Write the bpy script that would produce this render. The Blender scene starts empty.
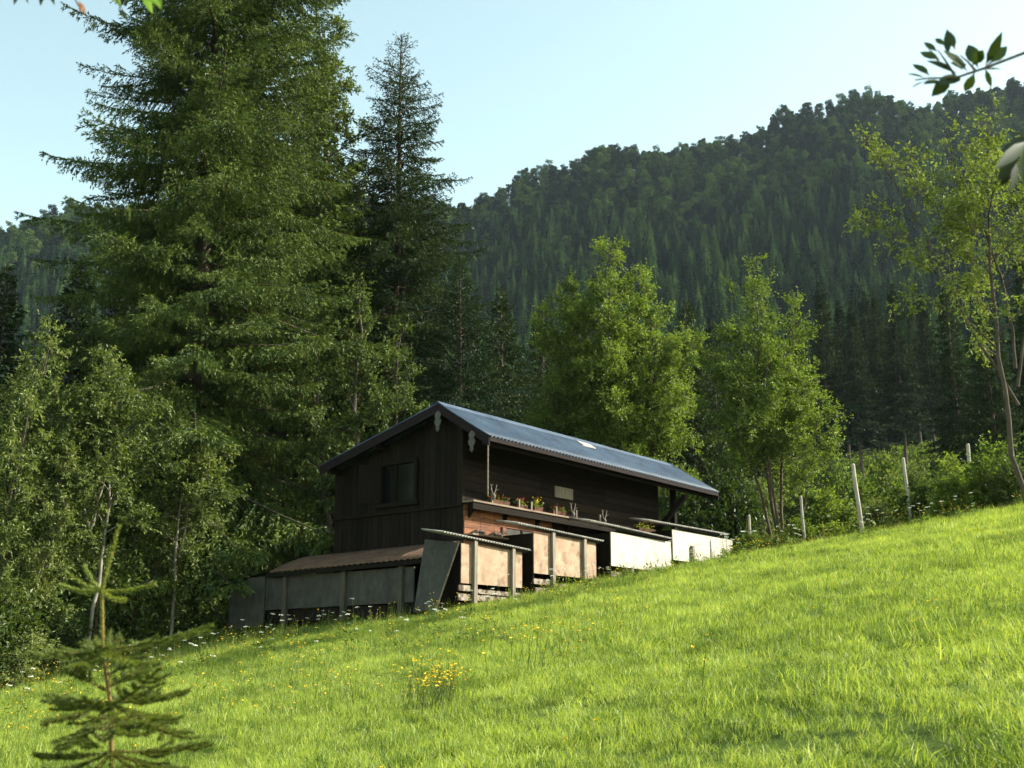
import bpy, math, random
import numpy as np
from mathutils import Vector, Matrix, noise as mnoise

R = math.radians
scene = bpy.context.scene
COL = scene.collection
rng = np.random.default_rng(11)
random.seed(5)

# ------------------------------------------------------------------ camera and pixel helpers
FPX, PITCH = 1200.0, R(14)
CP, SP = math.cos(PITCH), math.sin(PITCH)
cam_d = bpy.data.cameras.new('camera'); cam = bpy.data.objects.new('camera', cam_d); COL.objects.link(cam)
cam_d.sensor_width = 36; cam_d.lens = FPX / 1024 * 36; cam_d.clip_start = 0.05; cam_d.clip_end = 5000
cam.location = (0, 0, 0); cam.rotation_euler = (R(90) + PITCH, 0, 0)
scene.camera = cam
cam_d.dof.use_dof = True; cam_d.dof.focus_distance = 28; cam_d.dof.aperture_fstop = 5.3

def smooth(x, a, b):
    t = np.clip((np.asarray(x, float) - a) / (b - a), 0, 1)
    return t * t * (3 - 2 * t)

RIDGE_PX = [-400, 0, 60, 200, 330, 460, 520, 600, 700, 800, 850, 940, 1024, 1400]
RIDGE_PY = [216, 206, 208, 196, 193, 185, 169, 148, 128, 107, 90, 86, 71, 27]
YR = 600.0
def z_at(py, Y):
    k = (384 - py) / FPX
    return Y * (SP + k * CP) / (CP - k * SP)
def x_at(px, Y, z):
    return (px - 512) / FPX * (Y * CP + z * SP)
_rz = np.array([z_at(p, YR) - 13 for p in RIDGE_PY])
_rx = np.array([x_at(p, YR, z) for p, z in zip(RIDGE_PX, _rz)])

def gprof(y):
    y = np.asarray(y, float)
    base = -1.6 + 0.128 * np.minimum(y, 24)
    t = np.clip(y - 24, 0, 5)
    base = base + 0.13 * t - 0.01 * t * t
    return base + 0.012 * np.clip(y - 29, 0, 1e4)

def ground(x, y):
    x = np.asarray(x, float); y = np.asarray(y, float)
    xl = 80 * np.tanh(x / 80)
    near = 0.178 * xl + gprof(np.minimum(y, 36))
    near = near + 0.28 * np.exp(-((x + 6.5) ** 2 + (y - 31) ** 2) / 18.0)
    near = near + 0.03 * np.sin(x * 0.9 + 1) * np.sin(y * 0.7) + 0.015 * np.sin(x * 2.3 + y * 1.1)
    rd = np.interp(x, _rx, _rz) + 4 * np.sin(x * 0.05) + 2.5 * np.sin(x * 0.13 + 1)
    t = np.clip((y - 36) / (YR - 36), 0, 1)
    z = near + (rd - near) * t ** 1.72
    z = z + 2.5 * np.sin(x * 0.045 + 2) * np.sin(y * 0.03) * smooth(y, 60, 150)
    return z - np.clip(y - YR, 0, 1e4) * 0.45
def gz(x, y): return float(ground(x, y))
def spot(px, Y):
    x = (px - 512) / FPX * Y
    for _ in range(6):
        x = x_at(px, Y, gz(x, Y))
    return x, Y, gz(x, Y)
def top_h(px, py, Y):           # height above the ground of whatever reaches pixel row py at depth Y
    x, y, z = spot(px, Y)
    return z_at(py, Y) - z
def pt(px, py, Y):
    z = z_at(py, Y)
    return np.array([x_at(px, Y, z), Y, z])

# ------------------------------------------------------------------ mesh building
class MB:
    def __init__(s): s.v = []; s.f = {3: [], 4: []}; s.m = {3: [], 4: []}; s.n = 0
    def add(s, V, F, mat=0):
        V = np.asarray(V, float).reshape(-1, 3); F = np.asarray(F, int)
        s.v.append(V); k = F.shape[1]
        s.f[k].append(F + s.n); s.m[k].append(np.full(len(F), mat, int)); s.n += len(V)
    def tris(s, T, mat=0):
        T = np.asarray(T).reshape(-1, 3); s.add(T, np.arange(len(T)).reshape(-1, 3), mat)
    def quads(s, T, mat=0):
        T = np.asarray(T).reshape(-1, 3); s.add(T, np.arange(len(T)).reshape(-1, 4), mat)
    def hexa(s, P, mat=0):      # 8 corners: bottom ring 0-3, top ring 4-7
        s.add(P, [[3, 2, 1, 0], [4, 5, 6, 7], [0, 1, 5, 4], [1, 2, 6, 5], [2, 3, 7, 6], [3, 0, 4, 7]], mat)
    def box(s, x0, x1, y0, y1, z0, z1, mat=0):
        s.hexa([(x0, y0, z0), (x1, y0, z0), (x1, y1, z0), (x0, y1, z0), (x0, y0, z1), (x1, y0, z1), (x1, y1, z1), (x0, y1, z1)], mat)
    def bar(s, a, b, w, d, mat=0, up=(0, 0, 1)):
        a = np.array(a, float); b = np.array(b, float); t = b - a; t /= np.linalg.norm(t)
        u = np.cross(t, up)
        if np.linalg.norm(u) < 1e-3: u = np.cross(t, (0, 1, 0))
        u /= np.linalg.norm(u); v = np.cross(u, t)
        u = u * w / 2; v = v * d / 2
        s.hexa([a - u - v, a + u - v, a + u + v, a - u + v, b - u - v, b + u - v, b + u + v, b - u + v], mat)
    def tube(s, P, r, k=6, mat=0, cap=True):
        P = np.asarray(P, float); n = len(P); r = np.broadcast_to(np.asarray(r, float), (n,))
        T = np.gradient(P, axis=0); T /= np.linalg.norm(T, axis=1)[:, None] + 1e-9
        ref = np.array([1.0, 0, 0]) if abs(T[0][0]) < .8 else np.array([0, 1.0, 0])
        U = np.cross(T, ref); U /= np.linalg.norm(U, axis=1)[:, None] + 1e-9
        W = np.cross(T, U)
        a = np.arange(k) * 2 * np.pi / k
        V = P[:, None] + r[:, None, None] * (np.cos(a)[None, :, None] * U[:, None] + np.sin(a)[None, :, None] * W[:, None])
        i = np.arange(n - 1)[:, None] * k; j = np.arange(k)[None]; j2 = (j + 1) % k
        F = np.stack([i + j, i + j2, i + k + j2, i + k + j], -1).reshape(-1, 4)
        s.add(V.reshape(-1, 3), F, mat)
        if cap:
            for e, ring in ((0, V[0]), (1, V[-1])):
                c = ring.mean(0); idx = np.arange(k)
                F = np.stack([np.full(k, k), idx, (idx + 1) % k], -1)
                s.add(np.vstack([ring, c]), F if e else F[:, ::-1], mat)
    def sheet(s, o, u, v, L, W, period, amp, th=0.006, mat=0, nv=2, sag=0.0):
        """corrugated sheet: waves run across u (length L), straight along v (length W); real thickness"""
        o = np.array(o, float); u = np.array(u, float); v = np.array(v, float)
        nn = np.cross(u, v); nn /= np.linalg.norm(nn)
        ns = max(8, int(L / period * 8)) + 1
        a = np.linspace(0, L, ns); h = amp * np.sin(a / period * 2 * np.pi)
        rows = []
        for w in np.linspace(0, W, nv):
            rows.append(o + a[:, None] * u + w * v + (h + sag * math.sin(math.pi * w / W))[:, None] * nn)
        top = np.array(rows); bot = top - nn * th
        V = np.concatenate([top.reshape(-1, 3), bot.reshape(-1, 3)]); off = nv * ns
        F = []
        for r_ in range(nv - 1):
            i = np.arange(ns - 1) + r_ * ns
            F.append(np.stack([i, i + 1, i + 1 + ns, i + ns], -1)); F.append(np.stack([i, i + ns, i + 1 + ns, i + 1], -1) + off)
        i = np.arange(ns - 1)
        F.append(np.stack([i, i + off, i + 1 + off, i + 1], -1))
        i = i + (nv - 1) * ns; F.append(np.stack([i, i + 1, i + 1 + off, i + off], -1))
        j = np.arange(nv - 1) * ns; F.append(np.stack([j, j + ns, j + ns + off, j + off], -1))
        j = j + ns - 1; F.append(np.stack([j, j + off, j + ns + off, j + ns], -1))
        s.add(V, np.concatenate(F), mat)
    def mesh(s, name, mats, smooth_=False):
        me = bpy.data.meshes.new(name)
        V = np.concatenate(s.v).astype(np.float32)
        t = np.concatenate(s.f[3]) if s.f[3] else np.zeros((0, 3), int)
        q = np.concatenate(s.f[4]) if s.f[4] else np.zeros((0, 4), int)
        m = np.concatenate((s.m[3] if s.m[3] else []) + (s.m[4] if s.m[4] else []))
        loops = np.concatenate([t.ravel(), q.ravel()]).astype(np.int32)
        starts = np.concatenate([np.arange(len(t)) * 3, len(t) * 3 + np.arange(len(q)) * 4]).astype(np.int32)
        me.vertices.add(len(V)); me.vertices.foreach_set('co', V.ravel())
        me.loops.add(len(loops)); me.loops.foreach_set('vertex_index', loops)
        me.polygons.add(len(starts)); me.polygons.foreach_set('loop_start', starts)
        for mm in mats: me.materials.append(mm)
        me.polygons.foreach_set('material_index', m.astype(np.int32))
        me.polygons.foreach_set('use_smooth', np.full(len(starts), bool(smooth_)))
        me.update(calc_edges=True); me.validate()
        return me
    def build(s, name, mats, parent=None, smooth_=False):
        if not isinstance(mats, (list, tuple)): mats = [mats]
        o = bpy.data.objects.new(name, s.mesh(name, mats, smooth_)); COL.objects.link(o)
        if parent is not None: o.parent = parent
        return o

def tag(o, label=None, cat=None, group=None, kind=None):
    if label: o['label'] = label
    if cat: o['category'] = cat
    if group: o['group'] = group
    if kind: o['kind'] = kind
    return o
def empty(name, loc, label, cat, group=None, rz=0.0):
    o = bpy.data.objects.new(name, None); COL.objects.link(o)
    o.location = loc; o.rotation_euler = (0, 0, rz); o.empty_display_size = .2
    return tag(o, label, cat, group)
def copy_tree(o, parent=None):
    c = o.copy(); COL.objects.link(c)
    if parent: c.parent = parent
    for ch in list(o.children): copy_tree(ch, c)
    return c

# ------------------------------------------------------------------ materials
def mat_new(name):
    m = bpy.data.materials.new(name); m.use_nodes = True
    nt = m.node_tree; nt.nodes.clear()
    out = nt.nodes.new('ShaderNodeOutputMaterial')
    return m, nt, out
def N(nt, t, **kw):
    n = nt.nodes.new(t)
    for k, v in kw.items(): setattr(n, k, v)
    return n
def ramp(nt, fac, stops):
    r = N(nt, 'ShaderNodeValToRGB'); e = r.color_ramp.elements
    e[0].position, e[0].color = stops[0][0], (*stops[0][1], 1)
    e[1].position, e[1].color = stops[1][0], (*stops[1][1], 1)
    for p, c in stops[2:]:
        x = e.new(p); x.color = (*c, 1)
    nt.links.new(fac, r.inputs[0]); return r.outputs[0]
def mixc(nt, fac, a, b, mode='MIX'):
    m = N(nt, 'ShaderNodeMix', data_type='RGBA', blend_type=mode)
    if isinstance(fac, (int, float)): m.inputs[0].default_value = fac
    else: nt.links.new(fac, m.inputs[0])
    for i, c in ((6, a), (7, b)):
        if isinstance(c, tuple): m.inputs[i].default_value = (*c, 1)
        else: nt.links.new(c, m.inputs[i])
    return m.outputs[2]
def noise(nt, vec, scale, detail=3, rough=.55):
    n = N(nt, 'ShaderNodeTexNoise'); n.inputs['Scale'].default_value = scale
    n.inputs['Detail'].default_value = detail; n.inputs['Roughness'].default_value = rough
    nt.links.new(vec, n.inputs['Vector']); return n.outputs[0]
def mapping(nt, vec, sc):
    m = N(nt, 'ShaderNodeMapping'); m.inputs['Scale'].default_value = sc
    nt.links.new(vec, m.inputs[0]); return m.outputs[0]
def math_(nt, op, a, b=None):
    m = N(nt, 'ShaderNodeMath', operation=op)
    for i, x in enumerate((a, b)):
        if x is None: continue
        if isinstance(x, (int, float)): m.inputs[i].default_value = x
        else: nt.links.new(x, m.inputs[i])
    return m.outputs[0]

def leaf_mat(name, dark, mid, light, trans=.35, tcol=None, gloss=.05, grough=.4, clump=1.2, island=True, inst=.35):
    """leaves: colour varies per leaf / clump / tree, light passes through"""
    m, nt, out = mat_new(name)
    tc = N(nt, 'ShaderNodeTexCoord').outputs['Object']
    n1 = noise(nt, tc, clump, 3)
    if island: r = N(nt, 'ShaderNodeNewGeometry').outputs['Random Per Island']
    else: r = noise(nt, tc, clump * 9, 2)
    oi = N(nt, 'ShaderNodeObjectInfo').outputs['Random']
    f = math_(nt, 'ADD', math_(nt, 'MULTIPLY', n1, .65), math_(nt, 'MULTIPLY', r, .45 if island else .5))
    f = math_(nt, 'ADD', f, math_(nt, 'MULTIPLY', math_(nt, 'SUBTRACT', oi, .5), inst))
    c = ramp(nt, f, [(.25, dark), (.85, light), (.55, mid)])
    d = N(nt, 'ShaderNodeBsdfDiffuse'); nt.links.new(c, d.inputs[0])
    t = N(nt, 'ShaderNodeBsdfTranslucent')
    nt.links.new(mixc(nt, 1.0, c, tcol or (1.25, 1.3, .6), 'MULTIPLY'), t.inputs[0])
    mx = N(nt, 'ShaderNodeMixShader'); mx.inputs[0].default_value = trans
    nt.links.new(d.outputs[0], mx.inputs[1]); nt.links.new(t.outputs[0], mx.inputs[2])
    g = N(nt, 'ShaderNodeBsdfGlossy'); g.inputs['Roughness'].default_value = grough; g.inputs[0].default_value = (.9, .95, 1, 1)
    m2 = N(nt, 'ShaderNodeMixShader'); m2.inputs[0].default_value = gloss
    nt.links.new(mx.outputs[0], m2.inputs[1]); nt.links.new(g.outputs[0], m2.inputs[2])
    nt.links.new(m2.outputs[0], out.inputs[0])
    return m

def solid(name, c1, c2, scale=(1, 1, 1), nscale=6, rough=.8, island=.0, bump=.3, metal=0.0, spec=.3, c3=None, c3scale=2.0, c3thr=(.55, .7)):
    """wood, stone, sheet metal ...: two tones by a stretched noise, an optional third as blotches of wear"""
    m, nt, out = mat_new(name)
    tc = N(nt, 'ShaderNodeTexCoord').outputs['Object']
    v = mapping(nt, tc, scale)
    n1 = noise(nt, v, nscale, 6, .65)
    c = ramp(nt, n1, [(.3, c1), (.72, c2)])
    if c3:
        n2 = noise(nt, tc, c3scale, 5, .6)
        mr = N(nt, 'ShaderNodeMapRange'); nt.links.new(n2, mr.inputs[0])
        mr.inputs[1].default_value, mr.inputs[2].default_value = c3thr
        c = mixc(nt, mr.outputs[0], c, c3)
    if island:
        r = N(nt, 'ShaderNodeNewGeometry').outputs['Random Per Island']
        g = math_(nt, 'ADD', math_(nt, 'MULTIPLY', r, island), 1 - island / 2)
        cb = N(nt, 'ShaderNodeCombineColor')
        for i in range(3): nt.links.new(g, cb.inputs[i])
        c = mixc(nt, 1.0, c, cb.outputs[0], 'MULTIPLY')
    p = N(nt, 'ShaderNodeBsdfPrincipled'); nt.links.new(c, p.inputs['Base Color'])
    p.inputs['Roughness'].default_value = rough; p.inputs['Metallic'].default_value = metal
    p.inputs['Specular IOR Level'].default_value = spec
    if bump:
        b = N(nt, 'ShaderNodeBump'); b.inputs['Strength'].default_value = bump; b.inputs['Distance'].default_value = .01
        nt.links.new(n1, b.inputs['Height']); nt.links.new(b.outputs[0], p.inputs['Normal'])
    nt.links.new(p.outputs[0], out.inputs[0])
    return m

M = {}
M['needle'] = leaf_mat('spruce_needles', (.005, .013, .006), (.024, .050, .014), (.135, .18, .036), trans=.16, island=False, clump=1.1, gloss=.012, grough=.5)  # dark clumps and light ends paint shaded gaps and sunlit tips
M['needle_slim'] = leaf_mat('lit_fresh_spruce_needles', (.007, .016, .006), (.036, .062, .013), (.17, .21, .038), trans=.18, island=False, clump=1.1, gloss=.012, grough=.5)  # brighter copy for the younger slim spruce, sunlight put into its colour
M['needle_fresh'] = leaf_mat('fresh_shoot_needles', (.13, .17, .03), (.21, .25, .045), (.30, .33, .07), trans=.35, island=True, clump=5, gloss=.02, grough=.5)
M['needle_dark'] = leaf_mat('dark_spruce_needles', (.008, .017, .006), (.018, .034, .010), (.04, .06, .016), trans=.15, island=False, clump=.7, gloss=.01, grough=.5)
M['needle_young'] = leaf_mat('young_spruce_needles', (.05, .08, .014), (.10, .135, .022), (.17, .21, .04), trans=.35, island=True, clump=5, gloss=.02, grough=.5)
M['leaf_light'] = leaf_mat('light_green_leaves', (.05, .09, .010), (.15, .215, .030), (.30, .37, .065), trans=.42, gloss=.03, grough=.5)
M['leaf_soft'] = leaf_mat('soft_green_leaves', (.045, .08, .012), (.105, .15, .026), (.21, .26, .055), trans=.40, gloss=.03, grough=.5)
M['leaf_willow'] = leaf_mat('grey_green_leaves', (.035, .06, .012), (.12, .16, .04), (.25, .29, .10), trans=.35, gloss=.02, grough=.5)
M['leaf_mid'] = leaf_mat('mid_green_leaves', (.025, .05, .008), (.06, .095, .014), (.12, .155, .025), trans=.35, gloss=.03, grough=.5)
M['leaf_near'] = leaf_mat('near_leaves', (.018, .032, .010), (.03, .05, .015), (.05, .075, .02), trans=.25, gloss=.02, grough=.5, clump=4)  # colour lowered to carry the backlit shade of these leaves
M['leaf_bright'] = leaf_mat('bright_leaves', (.10, .20, .015), (.14, .26, .02), (.2, .32, .03), trans=.5, gloss=.04, clump=4)
M['far_conifer'] = leaf_mat('far_spruce_foliage', (.004, .012, .006), (.013, .033, .013), (.050, .088, .026), trans=.04, island=False, clump=.35, gloss=0.0, inst=.6)
M['far_broad'] = leaf_mat('far_broadleaf_foliage', (.005, .015, .006), (.017, .039, .011), (.058, .10, .022), trans=.06, island=False, clump=.3, gloss=0.0, inst=.75)
M['grass'] = None
M['bark'] = solid('bark', (.035, .028, .022), (.11, .09, .07), (1, 1, .25), 14, .95, bump=.8)
M['bark_pale'] = solid('pale_bark', (.10, .09, .07), (.30, .28, .24), (1, 1, .35), 9, .9, bump=.5, c3=(.06, .05, .04), c3scale=5, c3thr=(.58, .68))
M['bark_brown'] = solid('brown_bark', (.045, .035, .024), (.12, .095, .065), (1, 1, .3), 16, .9, bump=.6)
M['twig_brown'] = solid('young_stem_bark', (.11, .07, .025), (.22, .15, .05), (1, 1, .3), 30, .85, bump=.4)

# grass blades: tint by patch of meadow, by tuft and by blade
def grass_mat(name, dark, mid, light, dry, gscale=.55, trans=.45):
    m, nt, out = mat_new(name)
    oi = N(nt, 'ShaderNodeObjectInfo')
    n1 = noise(nt, oi.outputs['Location'], gscale, 4, .6)
    n2 = noise(nt, oi.outputs['Location'], gscale * .2, 2, .5)
    r = N(nt, 'ShaderNodeNewGeometry').outputs['Random Per Island']
    f = math_(nt, 'ADD', math_(nt, 'ADD', math_(nt, 'MULTIPLY', math_(nt, 'SUBTRACT', n1, .5), 1.2), .40), math_(nt, 'ADD', math_(nt, 'MULTIPLY', r, .56), -.13))
    f = math_(nt, 'ADD', f, math_(nt, 'MULTIPLY', math_(nt, 'SUBTRACT', n2, .5), .4))
    f = math_(nt, 'ADD', f, math_(nt, 'MULTIPLY', math_(nt, 'SUBTRACT', oi.outputs['Random'], .5), .34))
    c = ramp(nt, f, [(.3, dark), (.8, light), (.55, mid)])
    dr = math_(nt, 'GREATER_THAN', math_(nt, 'FRACT', math_(nt, 'MULTIPLY', r, 37.7)), .975)
    c = mixc(nt, dr, c, dry)
    d = N(nt, 'ShaderNodeBsdfDiffuse'); nt.links.new(c, d.inputs[0])
    t = N(nt, 'ShaderNodeBsdfTranslucent'); nt.links.new(mixc(nt, 1.0, c, (1.3, 1.25, .6), 'MULTIPLY'), t.inputs[0])
    mx = N(nt, 'ShaderNodeMixShader'); mx.inputs[0].default_value = trans
    nt.links.new(d.outputs[0], mx.inputs[1]); nt.links.new(t.outputs[0], mx.inputs[2])
    g = N(nt, 'ShaderNodeBsdfGlossy'); g.inputs['Roughness'].default_value = .5
    m2 = N(nt, 'ShaderNodeMixShader'); m2.inputs[0].default_value = .03
    nt.links.new(mx.outputs[0], m2.inputs[1]); nt.links.new(g.outputs[0], m2.inputs[2])
    nt.links.new(m2.outputs[0], out.inputs[0])
    return m
M['grass'] = grass_mat('grass_blades', (.075, .135, .018), (.215, .31, .042), (.38, .47, .095), (.36, .32, .12), gscale=.8)
M['grass_tall'] = grass_mat('tall_grass_blades', (.06, .09, .010), (.12, .16, .016), (.20, .24, .035), (.32, .28, .14))
M['herb'] = leaf_mat('herb_leaves', (.03, .06, .012), (.10, .15, .024), (.20, .26, .045), trans=.42, clump=2.0, gloss=.015, grough=.5)

def ground_mat():
    m, nt, out = mat_new('soil_and_turf')
    pos = N(nt, 'ShaderNodeNewGeometry').outputs['Position']
    n1 = noise(nt, pos, .8, 5); n2 = noise(nt, pos, 9, 4)
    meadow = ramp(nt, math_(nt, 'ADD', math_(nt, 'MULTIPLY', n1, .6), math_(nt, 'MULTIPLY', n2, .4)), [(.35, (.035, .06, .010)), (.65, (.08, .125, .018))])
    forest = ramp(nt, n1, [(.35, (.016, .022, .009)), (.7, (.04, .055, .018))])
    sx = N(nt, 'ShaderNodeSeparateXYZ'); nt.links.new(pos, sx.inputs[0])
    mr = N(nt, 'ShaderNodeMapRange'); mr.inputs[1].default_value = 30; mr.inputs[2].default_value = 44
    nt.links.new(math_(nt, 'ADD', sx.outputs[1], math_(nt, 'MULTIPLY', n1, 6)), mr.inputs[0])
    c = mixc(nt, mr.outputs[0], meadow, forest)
    p = N(nt, 'ShaderNodeBsdfPrincipled'); nt.links.new(c, p.inputs['Base Color'])
    p.inputs['Roughness'].default_value = 1; p.inputs['Specular IOR Level'].default_value = .1
    b = N(nt, 'ShaderNodeBump'); b.inputs['Strength'].default_value = .6; b.inputs['Distance'].default_value = .05
    nt.links.new(n2, b.inputs['Height']); nt.links.new(b.outputs[0], p.inputs['Normal'])
    nt.links.new(p.outputs[0], out.inputs[0]); return m

# ------------------------------------------------------------------ the ground: one sheet
def graded(lo, hi, fine0, fine1, step, grow):
    xs = list(np.arange(fine0, fine1 + 1e-6, step))
    s = step; x = fine1
    while x < hi: s *= grow; x += s; xs.append(min(x, hi))
    s = step; x = fine0
    while x > lo: s *= grow; x -= s; xs.insert(0, max(x, lo))
    return np.array(xs)
gx = graded(-900, 900, -22, 24, .5, 1.06); gy = graded(-80, 1000, -2, 46, .5, 1.05)
X, Y = np.meshgrid(gx, gy)
V = np.stack([X, Y, ground(X, Y)], -1).reshape(-1, 3)
nx = len(gx); i = (np.arange(len(gy) - 1)[:, None] * nx + np.arange(nx - 1)[None]).ravel()
mb = MB(); mb.add(V, np.stack([i, i + 1, i + 1 + nx, i + nx], -1))
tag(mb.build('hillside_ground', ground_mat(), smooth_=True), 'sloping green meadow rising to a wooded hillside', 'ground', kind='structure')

# ------------------------------------------------------------------ trees
def unit(v): return v / (np.linalg.norm(v, axis=-1, keepdims=True) + 1e-9)

def dress(A, B, sp, nl, nw, g, spread=.5):
    ln = np.linalg.norm(B - A, axis=1)
    cnt = np.maximum(1, np.round(ln / sp)).astype(int)
    idx = np.repeat(np.arange(len(A)), cnt)
    t = g.random(len(idx))[:, None]
    P = A[idx] + (B - A)[idx] * t
    ax = unit(B - A)[idx]
    r = g.normal(size=P.shape); pe = unit(r - ax * (r * ax).sum(1, keepdims=True))
    d = unit(ax * .75 + pe * spread)
    s = unit(np.cross(d, g.normal(size=P.shape))) * nw / 2
    l = nl * g.uniform(.7, 1.2, (len(idx), 1))
    return np.stack([P - s, P + s, P + d * l], 1)

def spruce_branch(L, g, sp, nl, nw, s1=.12, s2=.15, droop=.30, hang=1.1):
    """one bough along +x: main axis, side twigs, hanging secondary twigs, all clad in needles"""
    def axis(t):
        t = np.asarray(t, float)[..., None]
        return np.concatenate([t * L * (1 - .04 * t), 0 * t, L * (-droop * t ** 1.6 + .16 * t ** 4)], -1)
    A = []; B = []
    tt = np.linspace(0.02, 1, max(4, int(L / .15)))
    ax = axis(tt); A.append(ax[1:-1]); B.append(ax[2:])
    n = max(4, int(L * .92 / s1))
    for sgn in (-1, 1):
        t = np.clip(.08 + .92 * (np.arange(n) + g.random(n)) / n, 0, .985)
        o = axis(t); e = axis(np.minimum(t + .03, 1)); f = unit(e - axis(t - .01))
        l = (.34 * L * (1 - t) ** .75 * np.minimum(1, t * 4 + .25) + .09) * g.uniform(.55, 1.15, n)
        ang = g.uniform(R(40), R(66), n)
        side = np.zeros((n, 3)); side[:, 1] = sgn
        d = f * np.cos(ang)[:, None] + side * np.sin(ang)[:, None]
        d[:, 2] -= g.uniform(.08, .42, n); d = unit(d)
        end = o + d * l[:, None]
        A.append(o); B.append(end)
        m = np.maximum(1, (l / s2).astype(int)); k = np.repeat(np.arange(n), m)
        u = g.uniform(.1, 1, len(k))[:, None]
        o2 = o[k] + (end - o)[k] * u
        l2 = (.10 + .42 * l[k, None] * (1 - u)) * g.uniform(.5, 1.2, (len(k), 1))
        r = g.normal(size=o2.shape) * np.array([.6, .6, .3])
        d2 = unit(d[k] * .9 + r * .55 + np.array([0, 0, -hang]))
        A.append(o2); B.append(o2 + d2 * l2)
    return dress(np.concatenate(A), np.concatenate(B), sp, nl, nw, g), ax

def rotz(a):
    c, s = math.cos(a), math.sin(a); return np.array([[c, -s, 0], [s, c, 0], [0, 0, 1]])
def roty(a):
    c, s = math.cos(a), math.sin(a); return np.array([[c, 0, s], [0, 1, 0], [-s, 0, c]])
def rotx(a):
    c, s = math.cos(a), math.sin(a); return np.array([[1, 0, 0], [0, c, -s], [0, s, c]])

def spruce_meshes(name, seed, H, Rad, zb, sp, nl, nw, jit=(.72, 1.14), whorl=.42, per=6, mat='needle', trunk_r=None, top_sparse=0, pw=.85, bark='bark', s1=.12, lens=None, dead=0):
    g = np.random.default_rng(seed)
    lens = lens or [.35, .7, 1.2, 1.8, 2.5, 3.3, 4.3]
    lens = [l for l in lens if l <= Rad * 1.35] or [Rad]
    T = {l: [spruce_branch(l, g, sp, nl, nw, s1=s1) for _ in range(2)] for l in lens}
    trunk_r = trunk_r or H * .013
    tr = MB(); hh = np.linspace(0, H, 16)
    wob = np.stack([.04 * np.sin(hh * .7 + seed), .04 * np.cos(hh * .5 + seed), hh], 1)
    rr = trunk_r * (1 - hh / H) ** .8 + .012; rr[0] *= 1.35
    wob[0, 2] = -.4
    tr.tube(wob, rr, 8)
    cr = MB(); z = zb
    while z < H - .15:
        u = (H - z) / (H - zb)
        n = per if u > .08 else 4
        a0 = g.random() * 6.28
        for k in range(n):
            L = Rad * u ** pw * g.uniform(*jit)
            if u < .12: L = max(L, .22) * g.uniform(.8, 1.2)
            l = min(lens, key=lambda q: abs(q - L)); tri, ax = T[l][g.integers(2)]
            el = R(np.interp(u, [0, .1, .3, .6, 1], [52, 38, 16, 2, -10]) + g.uniform(-7, 7))
            az = a0 + k * 6.283 / n + g.uniform(-.25, .25)
            Rm = rotz(az) @ roty(-el) @ rotx(g.uniform(-.25, .25)) * (L / l)
            bz = z + g.uniform(-.15, .15) * min(1, u * 3)
            if top_sparse and u < top_sparse:
                keep = g.random(len(tri)) < np.interp(u, [0, top_sparse], [.22, 1]); tri = tri[keep]
            off = np.array([0, 0, bz])
            cr.tris((tri.reshape(-1, 3) @ Rm.T + off).reshape(-1, 3, 3))
            ap = ax[::max(1, len(ax) // 5)] @ Rm.T + off
            tr.tube(ap, np.linspace(.010 + .008 * L, .005, len(ap)), 4, cap=False)
        z += whorl * (.45 + .65 * u) * g.uniform(.8, 1.2)
    for k in range(dead):                                 # bare dead stubs under the crown
        zz = g.uniform(1, zb); az = g.random() * 6.28; L = g.uniform(.5, 1.6)
        d = np.array([math.cos(az), math.sin(az), -.15]) * L
        tr.tube([(0, 0, zz), np.array([0, 0, zz]) + d * .5, np.array([0, 0, zz - .1]) + d], [.02, .012, .006], 4, cap=False)
    # leader
    lead = dress(np.array([[0, 0, H - .9 * min(1, H / 8)]]), np.array([[0, 0, H]]), sp * .7, nl, nw, g); cr.tris(lead)
    return tr.mesh(name + '_trunk', [M[bark]], True), cr.mesh(name + '_crown', [M[mat]])

def place_tree(name, meshes, loc, label, cat, group=None, rz=0.0, s=1.0):
    o = empty(name, loc, label, cat, group, rz); o.scale = (s, s, s)
    for nm, me in zip(('trunk', 'crown'), meshes):
        c = bpy.data.objects.new(nm, me); COL.objects.link(c); c.parent = o
    return o

def leaves_at(P, D, g, l, w, droop=.3):
    n = len(P)
    d = unit(D + g.normal(size=(n, 3)) * .75 + np.array([0, 0, -droop]))
    up = unit(np.array([0, 0, 1.0]) + g.normal(size=(n, 3)) * .55)
    s = unit(np.cross(d, up)); nn = np.cross(s, d)
    L = l * g.uniform(.65, 1.2, (n, 1)); W = w * g.uniform(.75, 1.2, (n, 1))
    mid = P + d * L * .45 + nn * L * .06
    return np.stack([P, mid + s * W / 2, P + d * L - nn * L * .10, mid - s * W / 2], 1)

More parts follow.
